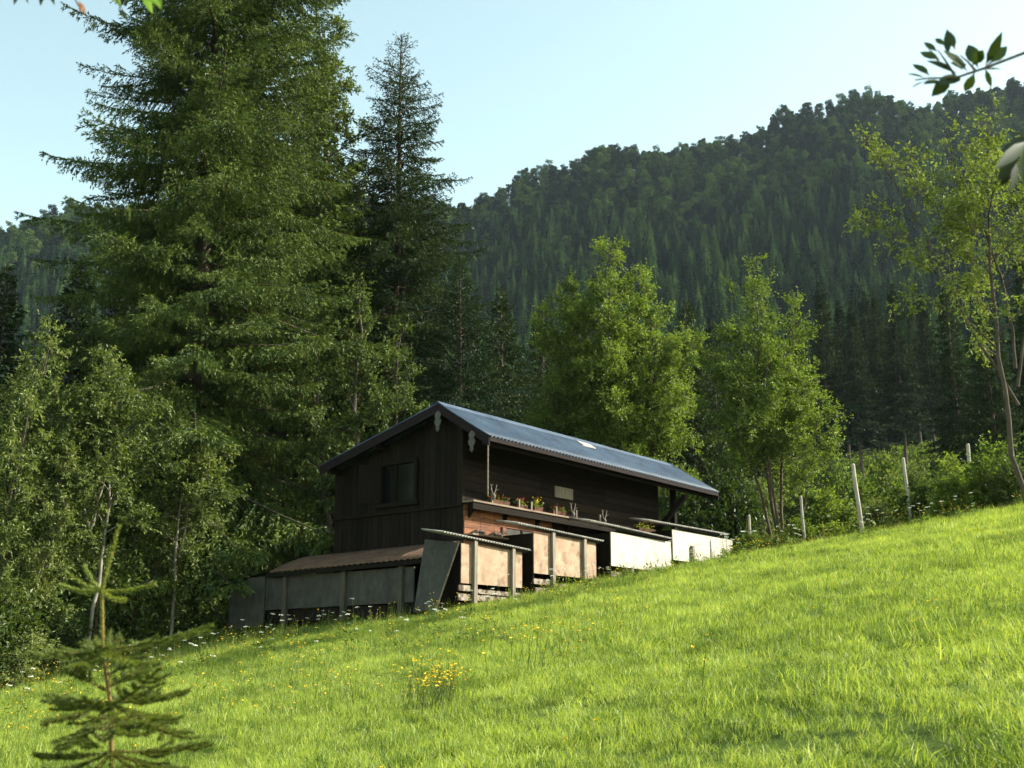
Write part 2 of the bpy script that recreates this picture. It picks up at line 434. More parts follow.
def broadleaf_meshes(name, seed, stems, prof, leaf=(.08, .045), prim=.28, sec=.30, twig=.16, per_twig=8, mat='leaf_light', bark='bark_brown', elev=(15, 55), reach=1.0, droop=.25, thin=1.0):
    """stems: list of (base xyz, top xyz, radius, crown start fraction). prof(z_frac) -> branch length there"""
    g = np.random.default_rng(seed)
    tr = MB(); cr = MB(); TP = []; TD = []
    for (b, t, r0, c0) in stems:
        b = np.array(b, float); t = np.array(t, float); Ls = np.linalg.norm(t - b)
        u = np.linspace(0, 1, 14)
        P = b + (t - b) * u[:, None]
        wv = np.cumsum(g.normal(size=(14, 3)) * .035 * Ls / 6, 0); wv -= wv[0]; wv[:, 2] *= .2
        P = P + wv + np.outer(np.sin(u * np.pi) * .05 * Ls, [g.uniform(-1, 1), g.uniform(-1, 1), 0])
        rad = r0 * (1 - u) ** .75 + .006; rad[0] *= 1.3
        tr.tube(P, rad, 8)
        def on(q): return np.array([np.interp(q, u, P[:, k]) for k in range(3)])
        n = max(4, int(Ls * (1 - c0) / prim)); az = g.random() * 6.28
        for k in range(n):
            q = c0 + (1 - c0) * (k + g.random()) / n
            o = on(min(q, .995)); hf = (q - c0) / (1 - c0)
            L = prof(hf) * reach * g.uniform(.55, 1.15)
            az += 2.4 + g.uniform(-.5, .5)
            el = R(g.uniform(*elev)) + hf * .25
            d0 = np.array([math.cos(az) * math.cos(el), math.sin(az) * math.cos(el), math.sin(el)])
            m = 6; s_ = np.linspace(0, 1, m)
            B = o + np.outer(s_ * L, d0); B[:, 2] += -droop * L * s_ ** 2 * .6
            B += np.cumsum(g.normal(size=(m, 3)) * .04 * L, 0) * s_[:, None]
            rb = np.interp(q, u, rad) * .5
            tr.tube(B, np.linspace(min(rb, .012 + .018 * L), .004, m), 5, cap=False)
            ns = max(3, int(L / sec * 2.4))
            for j in range(ns):
                sq = .22 + .78 * (j + g.random()) / ns
                so = np.array([np.interp(sq, s_, B[:, a]) for a in range(3)])
                Lz = (.26 + .50 * L * (1 - sq * .70)) * g.uniform(.5, 1.1)
                dd = unit(d0 * .8 + g.normal(size=3) * .75 + np.array([0, 0, .25]))
                e = so + dd * Lz; e[2] -= droop * Lz * .4
                tr.tube([so, (so + e) / 2 + g.normal(size=3) * .03 * Lz, e], [.008, .005, .003], 3, cap=False)
                nt_ = max(6, int(Lz / twig * 5.0))
                tq = g.uniform(.15, 1, nt_)[:, None]
                a = so + (e - so) * tq
                td = unit(dd * .7 + g.normal(size=(nt_, 3)) * .8 + np.array([0, 0, .1]))
                tl = g.uniform(.12, .40, (nt_, 1))
                TP.append(np.concatenate([a, a + td * tl], 1)); TD.append(td)
    TP = np.concatenate(TP); TD = np.concatenate(TD)
    if thin < 1:
        kp = g.random(len(TP)) < thin; TP = TP[kp]; TD = TD[kp]
    k = np.repeat(np.arange(len(TP)), per_twig)
    f = g.random((len(k), 1))
    cr.quads(leaves_at(TP[k, :3] + (TP[k, 3:] - TP[k, :3]) * f, TD[k], g, *leaf))
    return tr.mesh(name + '_trunk', [M[bark]], True), cr.mesh(name + '_crown', [M[mat]])

def pear(R_, a=.35):            # crown outline: widest at fraction a
    return lambda h: R_ * (np.interp(h, [0, a, .75, 1], [.72, 1, .55, .16]))

# hero spruces -------------------------------------------------
loc = spot(176, 34.0)
big = spruce_meshes('big_spruce', 3, 30.0, 6.7, 1.2, .026, .085, .030, jit=(.62, 1.18), whorl=.54, per=6, dead=0, trunk_r=.34, pw=.52, s1=.11)
place_tree('spruce_tree', big, loc, 'tallest dark spruce running out of the top of the photo left of the hut', 'tree', 'big spruces beside the hut', rz=.6)
loc = spot(387, 41.0)
mid_h = top_h(398, 33, 41.0)
mid = spruce_meshes('slim_spruce', 8, mid_h, 5.6, 1.2, .028, .085, .030, jit=(.55, 1.25), mat='needle_slim', whorl=.50, per=6, top_sparse=.22, trunk_r=.2, pw=.68)
place_tree('spruce_tree', mid, loc, 'slim spruce with a thin see-through tip standing against the sky behind the hut roof', 'tree', 'big spruces beside the hut', rz=1.9)

# medium detail spruces for the middle distance, shared by many
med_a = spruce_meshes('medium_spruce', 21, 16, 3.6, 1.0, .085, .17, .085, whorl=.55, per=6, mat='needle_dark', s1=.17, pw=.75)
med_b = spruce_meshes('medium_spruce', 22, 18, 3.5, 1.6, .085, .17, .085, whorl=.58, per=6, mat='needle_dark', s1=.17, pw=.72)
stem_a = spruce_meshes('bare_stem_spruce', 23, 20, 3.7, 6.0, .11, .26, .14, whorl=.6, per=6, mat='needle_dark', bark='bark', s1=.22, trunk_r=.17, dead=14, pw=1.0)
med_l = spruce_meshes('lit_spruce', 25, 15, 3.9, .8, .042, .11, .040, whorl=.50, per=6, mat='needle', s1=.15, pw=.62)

grp = 'dark spruces standing close behind the hut and the big spruce'
spr = [  # px, depth, top row, proto, label
    (135, 38, 215, med_l, 'spruce half hidden behind the left boughs of the tallest spruce'),
    (40, 46, 262, med_a, 'dark spruce behind the willow bush at the far left edge'),
    (-40, 40, 262, med_b, 'dark spruce cut by the left edge of the photo behind the willow bush'),
    (95, 50, 225, med_b, 'dark spruce between the willow bush and the tallest spruce, deep in shade'),
    (268, 40, 20, med_l, 'sunlit spruce with light yellow-green boughs right of the tallest spruce'),
    (308, 43, 200, med_l, 'shorter spruce between the tallest spruce and the slim one'),
    (240, 47, 170, med_a, 'dark spruce in the gap behind the lean-to shed'),
    (345, 50, 215, med_b, 'dark spruce behind the left eave of the hut'),
    (457, 37.5, 262, med_l, 'broad spruce whose lit boughs stick out right of the slim spruce'),
    (500, 56, 285, med_a, 'dark spruce left of the light green leafy tree behind the roof'),
    (545, 62, 300, med_b, 'dark spruce peering out between the slim spruce and the light leafy tree'),
    (697, 58, 300, med_a, 'dark spruce right of the light leafy tree behind the roof'),
    (722, 66, 320, med_b, 'dark spruce between the two light leafy trees'),
    (640, 70, 310, med_a, 'dark spruce straight behind the light leafy tree over the roof'),
    (968, 62, 285, med_b, 'black-green spruce in the shade left of the right edge tree trunk'),
    (1004, 56, 300, med_a, 'black-green spruce just behind the trunk of the right edge tree'),
    (1050, 60, 255, med_b, 'dark spruce cut by the right edge of the photo'),
]
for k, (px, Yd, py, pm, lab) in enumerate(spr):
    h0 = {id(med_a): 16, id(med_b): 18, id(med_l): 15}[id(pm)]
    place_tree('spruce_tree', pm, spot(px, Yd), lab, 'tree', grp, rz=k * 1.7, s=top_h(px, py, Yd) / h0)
grp = 'bare stemmed spruces at the forest edge'
stems_ = [(833, 128, 282, 'leftmost bare-stemmed spruce at the forest edge above the fence posts'),
          (864, 124, 300, 'spruce with a pale bare trunk above the tall white fence post'),
          (888, 132, 290, 'spruce with a pale bare trunk in the middle of the forest edge group'),
          (908, 126, 284, 'spruce with the most visible pale bare trunk right of the fence posts'),
          (936, 135, 295, 'rightmost of the bare-stemmed spruces before the dark gap'),
          (850, 142, 300, 'spruce in the second row behind the bare-stemmed forest edge, left side'),
          (876, 146, 292, 'spruce in the second row behind the bare-stemmed forest edge, middle'),
          (921, 148, 300, 'spruce in the second row behind the bare-stemmed forest edge, right side'),
          (806, 140, 300, 'spruce half hidden behind the right side of the light leafy tree')]
for k, (px, Yd, py, lab) in enumerate(stems_):
    place_tree('spruce_tree', stem_a, spot(px, Yd), lab, 'tree', grp, rz=k * 2.1, s=top_h(px, py, Yd) / 20)

# broadleaf trees -------------------------------------------------
Yd = 42.0; loc = spot(610, Yd); Ht = top_h(630, 240, Yd)
bl = broadleaf_meshes('bushy_tree', 31, [((0, 0, -.3), (.75, .1, Ht), .13, .18), ((-.2, .1, -.3), (-2.6, .2, Ht * .80), .11, .2), ((.2, -.1, -.3), (2.5, -.3, Ht * .66), .11, .2), ((-.2, .1, -.3), (-2.6, -.4, Ht * .6), .08, .1), ((.1, 0, -.3), (1.4, .2, Ht * .9), .09, .3), ((0, .1, -.3), (-1.3, .2, Ht * .9), .09, .3), ((0, -.2, -.3), (.1, -1.2, Ht * .72), .1, .22), ((.1, .2, -.3), (1.2, .9, Ht * .8), .1, .3), ((-.1, -.1, -.3), (-.8, -.6, Ht * .62), .09, .15)],
                      pear(2.5, .3), leaf=(.09, .052), prim=.25, sec=.30, twig=.17, per_twig=6, mat='leaf_light', bark='bark')
place_tree('leafy_tree', bl, loc, 'broad light green leafy tree rising right behind the hut roof', 'tree', 'light green leafy trees by the hut')
Yd = 37.0; loc = spot(783, Yd); Ht = top_h(760, 272, Yd)
bl2 = broadleaf_meshes('fork_tree', 34, [((0, 0, -.3), (-.45, 0, Ht), .06, .30), ((.06, .05, -.3), (.95, .2, Ht * .88), .05, .35), ((-.05, 0, -.3), (-1.35, -.2, Ht * .78), .045, .38), ((0, -.06, -.3), (.1, -.5, Ht * .75), .05, .4), ((.08, 0, -.3), (1.35, -.1, Ht * .55), .045, .4)],
                       pear(1.9, .3), leaf=(.085, .048), prim=.26, sec=.30, twig=.18, per_twig=6, mat='leaf_light', bark='bark_brown')
place_tree('leafy_tree', bl2, loc, 'slender light green tree with several thin stems right of the hut', 'tree', 'light green leafy trees by the hut')
Yd = 24.8; loc = spot(1030, Yd); Ht = top_h(985, 120, Yd)
bl3 = broadleaf_meshes('edge_tree', 37, [((0, 0, -.3), (-.15, 0, Ht * .97), .06, .35), ((-.02, 0, 2.2), (-2.8, -.3, Ht * .88), .032, .30), ((0, 0, 3.0), (-.9, .1, Ht * .93), .03, .35), ((0, 0, 2.6), (1.2, .2, Ht * .95), .03, .4)],
                       pear(1.9, .45), leaf=(.078, .044), prim=.30, sec=.32, twig=.20, per_twig=6, mat='leaf_soft', bark='bark', thin=.55)
place_tree('leafy_tree', bl3, loc, 'thinly leaved tree with a grey brown trunk at the right edge of the meadow', 'tree', 'light green leafy trees by the hut')
# tall airy tree behind the big spruce, against the sky
Yd = 42.0; loc = spot(262, Yd); Ht = top_h(330, -60, Yd)
bl4 = broadleaf_meshes('airy_tree', 41, [((0, 0, -.3), (.3, 0, Ht), .18, .3), ((0, .1, 3), (1.2, .3, Ht * .9), .11, .35), ((0, -.1, 3), (-.6, -.4, Ht * .94), .1, .4)],
                       pear(2.6, .4), leaf=(.12, .06), prim=.36, sec=.42, twig=.24, per_twig=7, mat='leaf_mid', bark='bark')
place_tree('leafy_tree', bl4, loc, 'tall airy leafy tree showing against the sky right of the tallest spruce', 'tree', 'leafy trees behind the spruces')
Yd = 34.0; loc = spot(352, Yd); Ht = top_h(352, 285, Yd)
bl5 = broadleaf_meshes('hidden_tree', 43, [((0, 0, -.3), (.1, 0, Ht), .12, .2), ((.1, 0, -.3), (1.3, -.2, Ht * .85), .1, .25), ((-.1, 0, -.3), (-1.2, -.3, Ht * .9), .1, .25)],
                       pear(1.5, .4), leaf=(.12, .055), prim=.3, sec=.33, twig=.2, per_twig=6, mat='leaf_willow', bark='bark')
place_tree('leafy_tree', bl5, loc, 'grey-green leafy tree between the spruces over the left slope of the hut roof', 'tree', 'leafy trees behind the spruces')
# left edge: willow and two birches
Yd = 27.0; loc = spot(8, Yd); Ht = top_h(8, 335, Yd)
wl = broadleaf_meshes('willow', 47, [((0, 0, -.3), (.5, .1, Ht), .07, .08), ((.1, 0, -.3), (1.2, -.3, Ht * .82), .06, .1), ((-.1, 0, -.3), (-1.3, -.1, Ht * .95), .06, .1), ((0, -.1, -.3), (.1, -1.1, Ht * .75), .06, .08), ((0, .1, -.3), (-.5, .7, Ht * .9), .06, .1), ((.1, .1, -.3), (.9, -.9, Ht * .5), .05, .05)],
                      pear(1.3, .35), leaf=(.10, .036), prim=.24, sec=.28, twig=.17, per_twig=7, mat='leaf_willow', bark='bark')
place_tree('willow_bush', wl, loc, 'tall grey-green willow bush at the left edge of the meadow', 'bush', rz=.3)
def birch(px, Yd, top, seed, label, lean=.3, rad=.045):
    loc = spot(px, Yd); Ht = top_h(px, top, Yd)
    me = broadleaf_meshes('birch', seed, [((0, 0, -.3), (lean, 0, Ht), rad, .38), ((.02, 0, Ht * .42), (lean * 3 + .5, -.2, Ht * .9), rad * .6, .25), ((0, 0, Ht * .45), (-1.0, -.1, Ht * .92), rad * .6, .25)],
                          pear(1.25, .4), leaf=(.09, .048), prim=.22, sec=.26, twig=.16, per_twig=9, mat='leaf_willow', bark='bark_pale', thin=.95)
    return place_tree('birch_tree', me, loc, label, 'tree', 'young pale-stemmed trees at the left')
birch(76, 27.5, 355, 51, 'young forked tree with a pale thin trunk just right of the willow bush', .05)
birch(171, 30.5, 425, 53, 'young birch with a white stem left of the lean-to shed', .0, .042)
birch(125, 31.5, 372, 55, 'leafy young tree between the two pale stems, its own stem hidden', .1, .05)

# ------------------------------------------------------------------ shrubs (shared shapes)
def shrub_meshes(seed, mat, leaf=(.09, .05), h=1.5, w=.75, k=7):
    g = np.random.default_rng(seed)
    st = [((g.uniform(-.1, .1), g.uniform(-.1, .1), -.15), (g.uniform(-1, 1) * w * .6, g.uniform(-1, 1) * w * .6, h * g.uniform(.6, 1)), .018, .1) for _ in range(k)]
    return broadleaf_meshes('shrub', seed, st, lambda q: w * .55 * (1.1 - .7 * q), leaf=leaf, prim=.17, sec=.22, twig=.13, per_twig=6, mat=mat, bark='bark')
sh = [shrub_meshes(61, 'leaf_mid'), shrub_meshes(62, 'herb'), shrub_meshes(63, 'leaf_light', h=1.6), shrub_meshes(64, 'leaf_willow', (.09, .035))]
yg = [spruce_meshes('sapling_spruce', 71, 2.6, .95, .1, .05, .075, .024, whorl=.30, per=6, mat='needle', s1=.12, trunk_r=.04)]
shr = [ # px, depth, top row, kind, label
    (640, 37.0, 505, 0, 'dark green shrub behind the far end of the hut'),
    (668, 40.0, 482, 3, 'grey-green shrub seen under the far end of the roof'),
    (700, 39.0, 488, 0, 'dark shrub just right of the roof corner'),
    (738, 40.0, 470, 0, 'tall dark shrub left of the stems of the slender tree'),
    (752, 33.6, 536, 1, 'low shrub with yellowish leaves right beside the last white hive shelter'),
    (775, 32.2, 543, 0, 'low dark shrub at the foot of the slender tree'),
    (800, 34.0, 520, 1, 'green shrub around the second fence post from the hut'),
    (826, 32.5, 527, 2, 'light green shrub between the second and the tallest fence post'),
    (838, 36.0, 497, 1, 'green shrub behind the tallest fence post, on its left'),
    (880, 33.0, 506, 3, 'grey-green shrub right of the tallest fence post'),
    (893, 34.5, 487, 1, 'green low shrub beside the fourth fence post'),
    (926, 33.0, 486, 1, 'green shrub right of the fourth fence post'),
    (948, 31.0, 482, 2, 'light green shrub in front of the short fence post'),
    (962, 33.0, 462, 1, 'leafy shrub left of the short fence post'),
    (988, 30.0, 462, 1, 'broad green shrub below the right edge tree'),
    (1003, 31.0, 452, 2, 'light green shrub left of the right edge trunk'),
    (1019, 29.0, 458, 0, 'dark shrub at the foot of the right edge trunk'),
    (845, 58.0, 470, 0, 'dark bush on the slope far behind the tallest fence post'),
    (790, 60.0, 468, 1, 'bush on the slope behind the slender tree stems'),
    (890, 66.0, 462, 1, 'green bush on the slope behind the fourth fence post'),
    (930, 60.0, 458, 0, 'dark bush on the slope behind the short fence post'),
    (760, 50.0, 490, 3, 'grey-green bush on the slope left of the slender tree stems'),
    (820, 46.0, 495, 2, 'light bush on the slope just right of the slender tree stems'),
    (870, 48.0, 486, 1, 'bush on the slope between the two tall fence posts'),
    (915, 47.0, 478, 3, 'grey-green bush on the slope right of the fourth fence post'),
    (968, 48.0, 460, 0, 'dark bush in the deep shade behind the short fence post'),
    (20, 25.4, 640, 3, 'dark low shrub under the willow bush, at the meadow edge'),
    (58, 27.0, 600, 0, 'green shrub between the willow bush and the forked pale tree'),
    (110, 30.0, 560, 0, 'dense shrub right of the forked pale trunk'),
    (140, 31.2, 545, 3, 'grey-green shrub left of the white birch stem'),
    (-14, 25.6, 590, 0, 'green shrub cut by the left edge of the photo'),
]
for k, (px, Yd, py, kind, lab) in enumerate(shr):
    h = max(.7, top_h(px, py, Yd)); s = h / 1.55
    o = place_tree('shrub', sh[kind], spot(px, Yd), lab, 'bush', 'shrubs along the fence and the forest edge', rz=k * 1.3)
    wz = min(max(s, .9), 1.7); o.scale = (wz, wz, s)
for k, (px, Yd, py, lab) in enumerate([(92, 28.5, 575, 'small spruce at the meadow edge between the pale trunks'), (128, 29.6, 590, 'small spruce left of the white birch stem'), (56, 26.6, 612, 'small spruce sapling below the forked pale tree'), (800, 46.0, 482, 'small light spruce on the slope right of the slender tree'), (690, 44.0, 470, 'small spruce seen past the far roof corner')]):
    place_tree('spruce_sapling', yg[0], spot(px, Yd), lab, 'tree', 'small spruces at the forest edge', rz=k, s=max(.5, top_h(px, py, Yd) / 2.6))

# ------------------------------------------------------------------ the far forest
def far_conifer(seed, H, Rr, n=800):
    g = np.random.default_rng(seed); mb = MB()
    u = 1 - np.sqrt(g.random(n)) * .97; z = H * (.12 + .88 * u)
    tier = np.round(z / .9) * .9 + g.normal(size=n) * .12
    az = g.random(n) * 6.283; rr = Rr * (1 - u) ** .85 * (.35 + .65 * g.random(n) ** .4) * (1 + .18 * np.sin(az * 3 + seed))
    P = np.stack([np.cos(az) * rr, np.sin(az) * rr, tier - .32 * rr], 1)
    out = np.stack([np.cos(az), np.sin(az), np.full(n, -.75)], 1)
    d = unit(out + g.normal(size=(n, 3)) * .3); s = unit(np.stack([-np.sin(az), np.cos(az), 0 * az], 1) + g.normal(size=(n, 3)) * .3)
    L = (.42 + .5 * (1 - u))[:, None] * g.uniform(.6, 1.2, (n, 1))
    mb.tris(np.stack([P - s * L * .34, P + s * L * .34, P + d * L], 1), 0)
    mb.tube([(0, 0, -1), (0, 0, H * .3)], [.2, .16], 5, 1)
    for t_ in np.arange(.06, .93, .115):                   # dense inner boughs, tier by tier
        aa = np.arange(14) * .4488 + g.random(); r_ = Rr * (1 - t_) ** .9 * np.where(np.arange(14) % 2, .92, .55) * g.uniform(.8, 1.15, 14)
        ring = np.stack([np.cos(aa) * r_, np.sin(aa) * r_, H * t_ - .25 * r_ + g.normal(size=14) * .12], 1)
        mb.add(np.vstack([ring, [[0, 0, H * min(1.0, t_ + .2)]]]), [[k_, (k_ + 1) % 14, 14] for k_ in range(14)], 0)
    top = dress(np.array([[0, 0, H * .9]]), np.array([[0, 0, H * 1.01]]), .08, .35, .12, g); mb.tris(top, 0)
    return mb.mesh('forest_spruce', [M['far_conifer'], M['bark']])
def far_broad(seed, H, Rr, n=2600):
    g = np.random.default_rng(seed); mb = MB(); T = []
    k = 26
    for j in range(k):
        az = g.random() * 6.283; h = g.uniform(.14, .84); r = Rr * .66 * math.sqrt(g.random()) * (1.1 - max(0, h - .4) * .9)
        if j == 0: h, r = .84, .3
        c = np.array([math.cos(az) * r, math.sin(az) * r, H * h]); R0 = Rr * g.uniform(.20, .42)
        m = n // k; v = unit(g.normal(size=(m, 3))) * np.array([1, 1, .8])
        P = c + v * R0 * (.45 + .75 * g.random((m, 1)))
        d = unit(np.cross(v, g.normal(size=(m, 3))) + g.normal(size=(m, 3)) * .3); s = unit(np.cross(d, v + g.normal(size=(m, 3)) * .3))
        L = g.uniform(.35, .75, (m, 1))
        T.append(np.stack([P - d * L * .5, P + s * L * .38, P + d * L * .5, P - s * L * .38], 1))
    mb.quads(np.concatenate(T), 0)
    mb.tube([(0, 0, -1), (.1, 0, H * .4), (0, .1, H * .75)], [.22, .16, .05], 5, 1)
    return mb.mesh('forest_broadleaf', [M['far_broad'], M['bark']])
far_c = [far_conifer(s, h, r) for s, h, r in ((1, 14, 2.7), (2, 12, 2.4), (3, 16, 2.9), (4, 10, 2.3))]
far_b = [far_broad(s, h, r) for s, h, r in ((5, 12, 3.9), (6, 14, 4.6), (7, 10, 3.4))]

def broad_share(x, y):
    n_ = mnoise.noise(Vector((x * .018, y * .018, 3.1)))
    return -.30 + 2.0 * max(0, (y - 400) / 220) ** 1.4 + n_ * .7 + max(0, x) / 900
pts = []; isb = []
for kind, (spn, spf) in ((False, (4.9, 5.9)), (True, (4.4, 4.9))):
    y = 92.0
    while y < 622:
        sp_ = np.interp(y, [92, 600], [spn, spf]); w = .50 * y + 12
        for x in np.arange(-w, w, sp_):
            px_, py_ = x + rng.uniform(-.5, .5) * sp_, y + rng.uniform(-.5, .5) * sp_
            pp = 512 + FPX * px_ / (py_ * CP + gz(px_, py_) * SP)
            if pp > 735 and py_ < 152: continue          # open slope behind the fence
            if (rng.uniform(.1, .9) < broad_share(px_, py_)) != kind: continue
            pts.append((px_, py_)); isb.append(kind)
        y += sp_
pts = np.array(pts); isb = np.array(isb)
zz = ground(pts[:, 0], pts[:, 1])
idx = np.where(isb, 4 + rng.integers(0, 3, len(pts)), rng.integers(0, 4, len(pts)))
sc = rng.uniform(.70, 1.2, len(pts)) * np.interp(pts[:, 1], [90, 200, 600], [.80, .95, 1.0]) * np.where(isb, .84, 1.0)
rot = rng.random(len(pts)) * 6.283
order = np.argsort(pts[:, 1]); NIND = 285
front = order[:NIND]; rest = order[NIND:]
protos = far_c + far_b
LAB = {False: ('forest_spruce', 'dark pointed spruce among many in the lower forest on the hillside', 'spruces low in the hillside forest'),
       True: ('forest_broadleaf_tree', 'round-crowned leafy tree among the spruces low in the hillside forest', 'leafy trees low in the hillside forest')}
for k in front:
    nm, lab, gr = LAB[bool(isb[k])]
    o = bpy.data.objects.new(nm, protos[idx[k]]); COL.objects.link(o)
    o.location = (pts[k, 0], pts[k, 1], zz[k] - .2); o.rotation_euler = (0, 0, rot[k]); o.scale = (sc[k],) * 3
    tag(o, lab, 'tree', gr)

def scatter(name, P, rots, scl, ids, protos_, label, cat):
    """uncountable stuff: one object whose points carry instances of a few small shapes"""
    col = bpy.data.collections.new(name + '_shapes')
    for k, me in enumerate(protos_):
        o = bpy.data.objects.new('%s_shape_%02d' % (name, k), me); col.objects.link(o)
    me = bpy.data.meshes.new(name); me.vertices.add(len(P)); me.vertices.foreach_set('co', np.asarray(P, np.float32).ravel())
    for nm, ty, arr, key in (('rot', 'FLOAT_VECTOR', rots, 'vector'), ('scl', 'FLOAT', scl, 'value'), ('ids', 'INT', ids, 'value')):
        a = me.attributes.new(nm, ty, 'POINT'); a.data.foreach_set(key, np.asarray(arr, np.int32 if ty == 'INT' else np.float32).ravel())
    ob = bpy.data.objects.new(name, me); COL.objects.link(ob)
    ng = bpy.data.node_groups.new(name, 'GeometryNodeTree')
    ng.interface.new_socket('Geometry', in_out='INPUT', socket_type='NodeSocketGeometry')
    ng.interface.new_socket('Geometry', in_out='OUTPUT', socket_type='NodeSocketGeometry')
    gi = ng.nodes.new('NodeGroupInput'); go = ng.nodes.new('NodeGroupOutput')
    ci = ng.nodes.new('GeometryNodeCollectionInfo'); ci.inputs['Collection'].default_value = col
    ci.inputs['Separate Children'].default_value = True; ci.inputs['Reset Children'].default_value = True
    ip = ng.nodes.new('GeometryNodeInstanceOnPoints'); ip.inputs['Pick Instance'].default_value = True
    def attr(nm, ty):
        a = ng.nodes.new('GeometryNodeInputNamedAttribute'); a.data_type = ty; a.inputs['Name'].default_value = nm; return a.outputs['Attribute']
    L = ng.links.new
    L(gi.outputs[0], ip.inputs['Points']); L(ci.outputs[0], ip.inputs['Instance'])
    L(attr('ids', 'INT'), ip.inputs['Instance Index']); L(attr('rot', 'FLOAT_VECTOR'), ip.inputs['Rotation']); L(attr('scl', 'FLOAT'), ip.inputs['Scale'])
    L(ip.outputs[0], go.inputs[0])
    md = ob.modifiers.new('scatter', 'NODES'); md.node_group = ng
    return tag(ob, label, cat, kind='stuff')

def zrot(a): return np.stack([np.zeros(len(a)), np.zeros(len(a)), a], 1)
scatter('hillside_forest', np.column_stack([pts[rest], zz[rest] - .2]), zrot(rot[rest]), sc[rest], idx[rest], protos,
        'mixed forest of spruce and leafy trees covering the hill up to the skyline', 'forest')

# ------------------------------------------------------------------ meadow
def tuft(seed, n, rad, h, w, lean=.35, seedhead=0):
    g = np.random.default_rng(seed); mb = MB()
    a = g.random(n) * 6.283; r = rad * np.sqrt(g.random(n))
    P = np.stack([np.cos(a) * r, np.sin(a) * r, np.full(n, -.02)], 1)
    yaw = g.random(n) * 6.283; l = h * g.uniform(.45, 1.15, n); ln = l * g.uniform(.1, 1, n) * lean
    D = np.stack([np.cos(yaw), np.sin(yaw), 0 * yaw], 1); S = np.stack([-np.sin(yaw + g.normal(size=n)), np.cos(yaw), 0 * yaw], 1); S = unit(S)
    W = w * g.uniform(.7, 1.3, n)[:, None]
    zc = np.array([0, 0, 1.0])
    m = P + D * (ln * .35)[:, None] + zc * (l * .55)[:, None]; t = P + D * ln[:, None] * 1.25 + zc * (l * .97)[:, None]
    # one island per blade: quad and tip triangle share vertices
    V = np.stack([P - S * W / 2, P + S * W / 2, m + S * W * .42, m - S * W * .42, t], 1).reshape(-1, 3)
    b = np.arange(n)[:, None] * 5
    base = mb.n
    mb.add(V, b + np.array([0, 1, 2, 3])); mb.f[3].append(b + np.array([3, 2, 4]) + base); mb.m[3].append(np.zeros(n, int))
    return mb.mesh('grass_tuft', [M['grass_tall' if seedhead else 'grass']])
short = [tuft(100 + k, 96, .18, .078 + .010 * (k % 4), .0040, .85) for k in range(8)]
tall = [tuft(120 + k, 34, .16, .42 + .05 * (k % 3), .0065, .55, 1) for k in range(6)]

def in_view(x, y, m=3.0):
    return np.abs(x) < .44 * y + m
n = 50000
gxp = rng.uniform(-19, 19, n * 2); gyp = 3.5 + 27.5 * rng.random(n * 2) ** .8
k = in_view(gxp, gyp); gxp, gyp = gxp[k][:n], gyp[k][:n]
edge_l = 26.5 + .0 * gxp
keep = gyp < np.where(gxp < -7.5, 27.5, 31.0)
gxp, gyp = gxp[keep], gyp[keep]
pat = np.array([mnoise.noise(Vector((x * .28, y * .85, 0))) for x, y in zip(gxp, gyp)])
sc_ = rng.uniform(.65, 1.3, len(gxp)) * (1 + .45 * pat) * np.where(rng.random(len(gxp)) < .03, 1.4, .92)
tilt = np.stack([rng.normal(size=len(gxp)) * .2, .08 + rng.normal(size=len(gxp)) * .2, rng.random(len(gxp)) * 6.283], 1)
scatter('meadow_grass', np.stack([gxp, gyp, ground(gxp, gyp)], 1), tilt, sc_, rng.integers(0, 8, len(gxp)), short,
        'short sunlit bright green meadow grass covering the slope', 'grass')

# hut frame of reference (used for keeping the grass out of it)
E1 = np.array([.62, .785, 0]); E1 /= np.linalg.norm(E1); E2 = np.array([-E1[1], E1[0], 0])
P0 = pt(462, 595, 27.0)
def hut_local(x, y):
    d = np.stack([x - P0[0], y - P0[1]], -1)
    return d @ E1[:2], d @ E2[:2]
n = 9000
tx = rng.uniform(-17, 22, n); ty = rng.uniform(24.5, 40, n)
crest = rng.random(n)
k = crest < np.where(ty < 27, .25, 1.0) * np.where(ty > 36, .5, 1)
tx, ty = tx[k], ty[k]
s_, b_ = hut_local(tx, ty)
k = ~((s_ > -.9) & (s_ < 11.2) & (b_ > -1.15) & (b_ < 4.3)) & ~((s_ > -2.0) & (s_ < 0) & (b_ > .2) & (b_ < 8.2)) & ~((tx < -8) & (ty > 29.5)) & ~((s_ > -1.2) & (s_ < 11.4) & (b_ > -1.9) & (b_ < 0) & (rng.random(len(s_)) < .6))
tx, ty, sB, bB = tx[k], ty[k], s_[k], b_[k]
ry = 31 + 60 * rng.random(8500) ** 1.3; rx = rng.uniform(.17, .46, 8500) * ry
tx, ty = np.concatenate([tx, rx]), np.concatenate([ty, ry]); sB = np.concatenate([sB, rx * 0 + 20]); bB = np.concatenate([bB, rx * 0])
nearf = np.exp(-np.clip(-1.2 - bB, 0, 9) * .5) * (sB > -4)
scatter('tall_grass', np.stack([tx, ty, ground(tx, ty)], 1), np.stack([rng.normal(size=len(tx)) * .15, rng.normal(size=len(tx)) * .15, rng.random(len(tx)) * 6.28], 1),
        rng.uniform(.5, 1.05, len(tx)) * np.where((bB < -1) & (sB > -3) & (sB < 11.5), np.where(bB < -3.5, .5, .72), 1), rng.integers(0, 6, len(tx)), tall, 'taller unmown grass along the upper edge of the meadow and round the hut', 'grass')
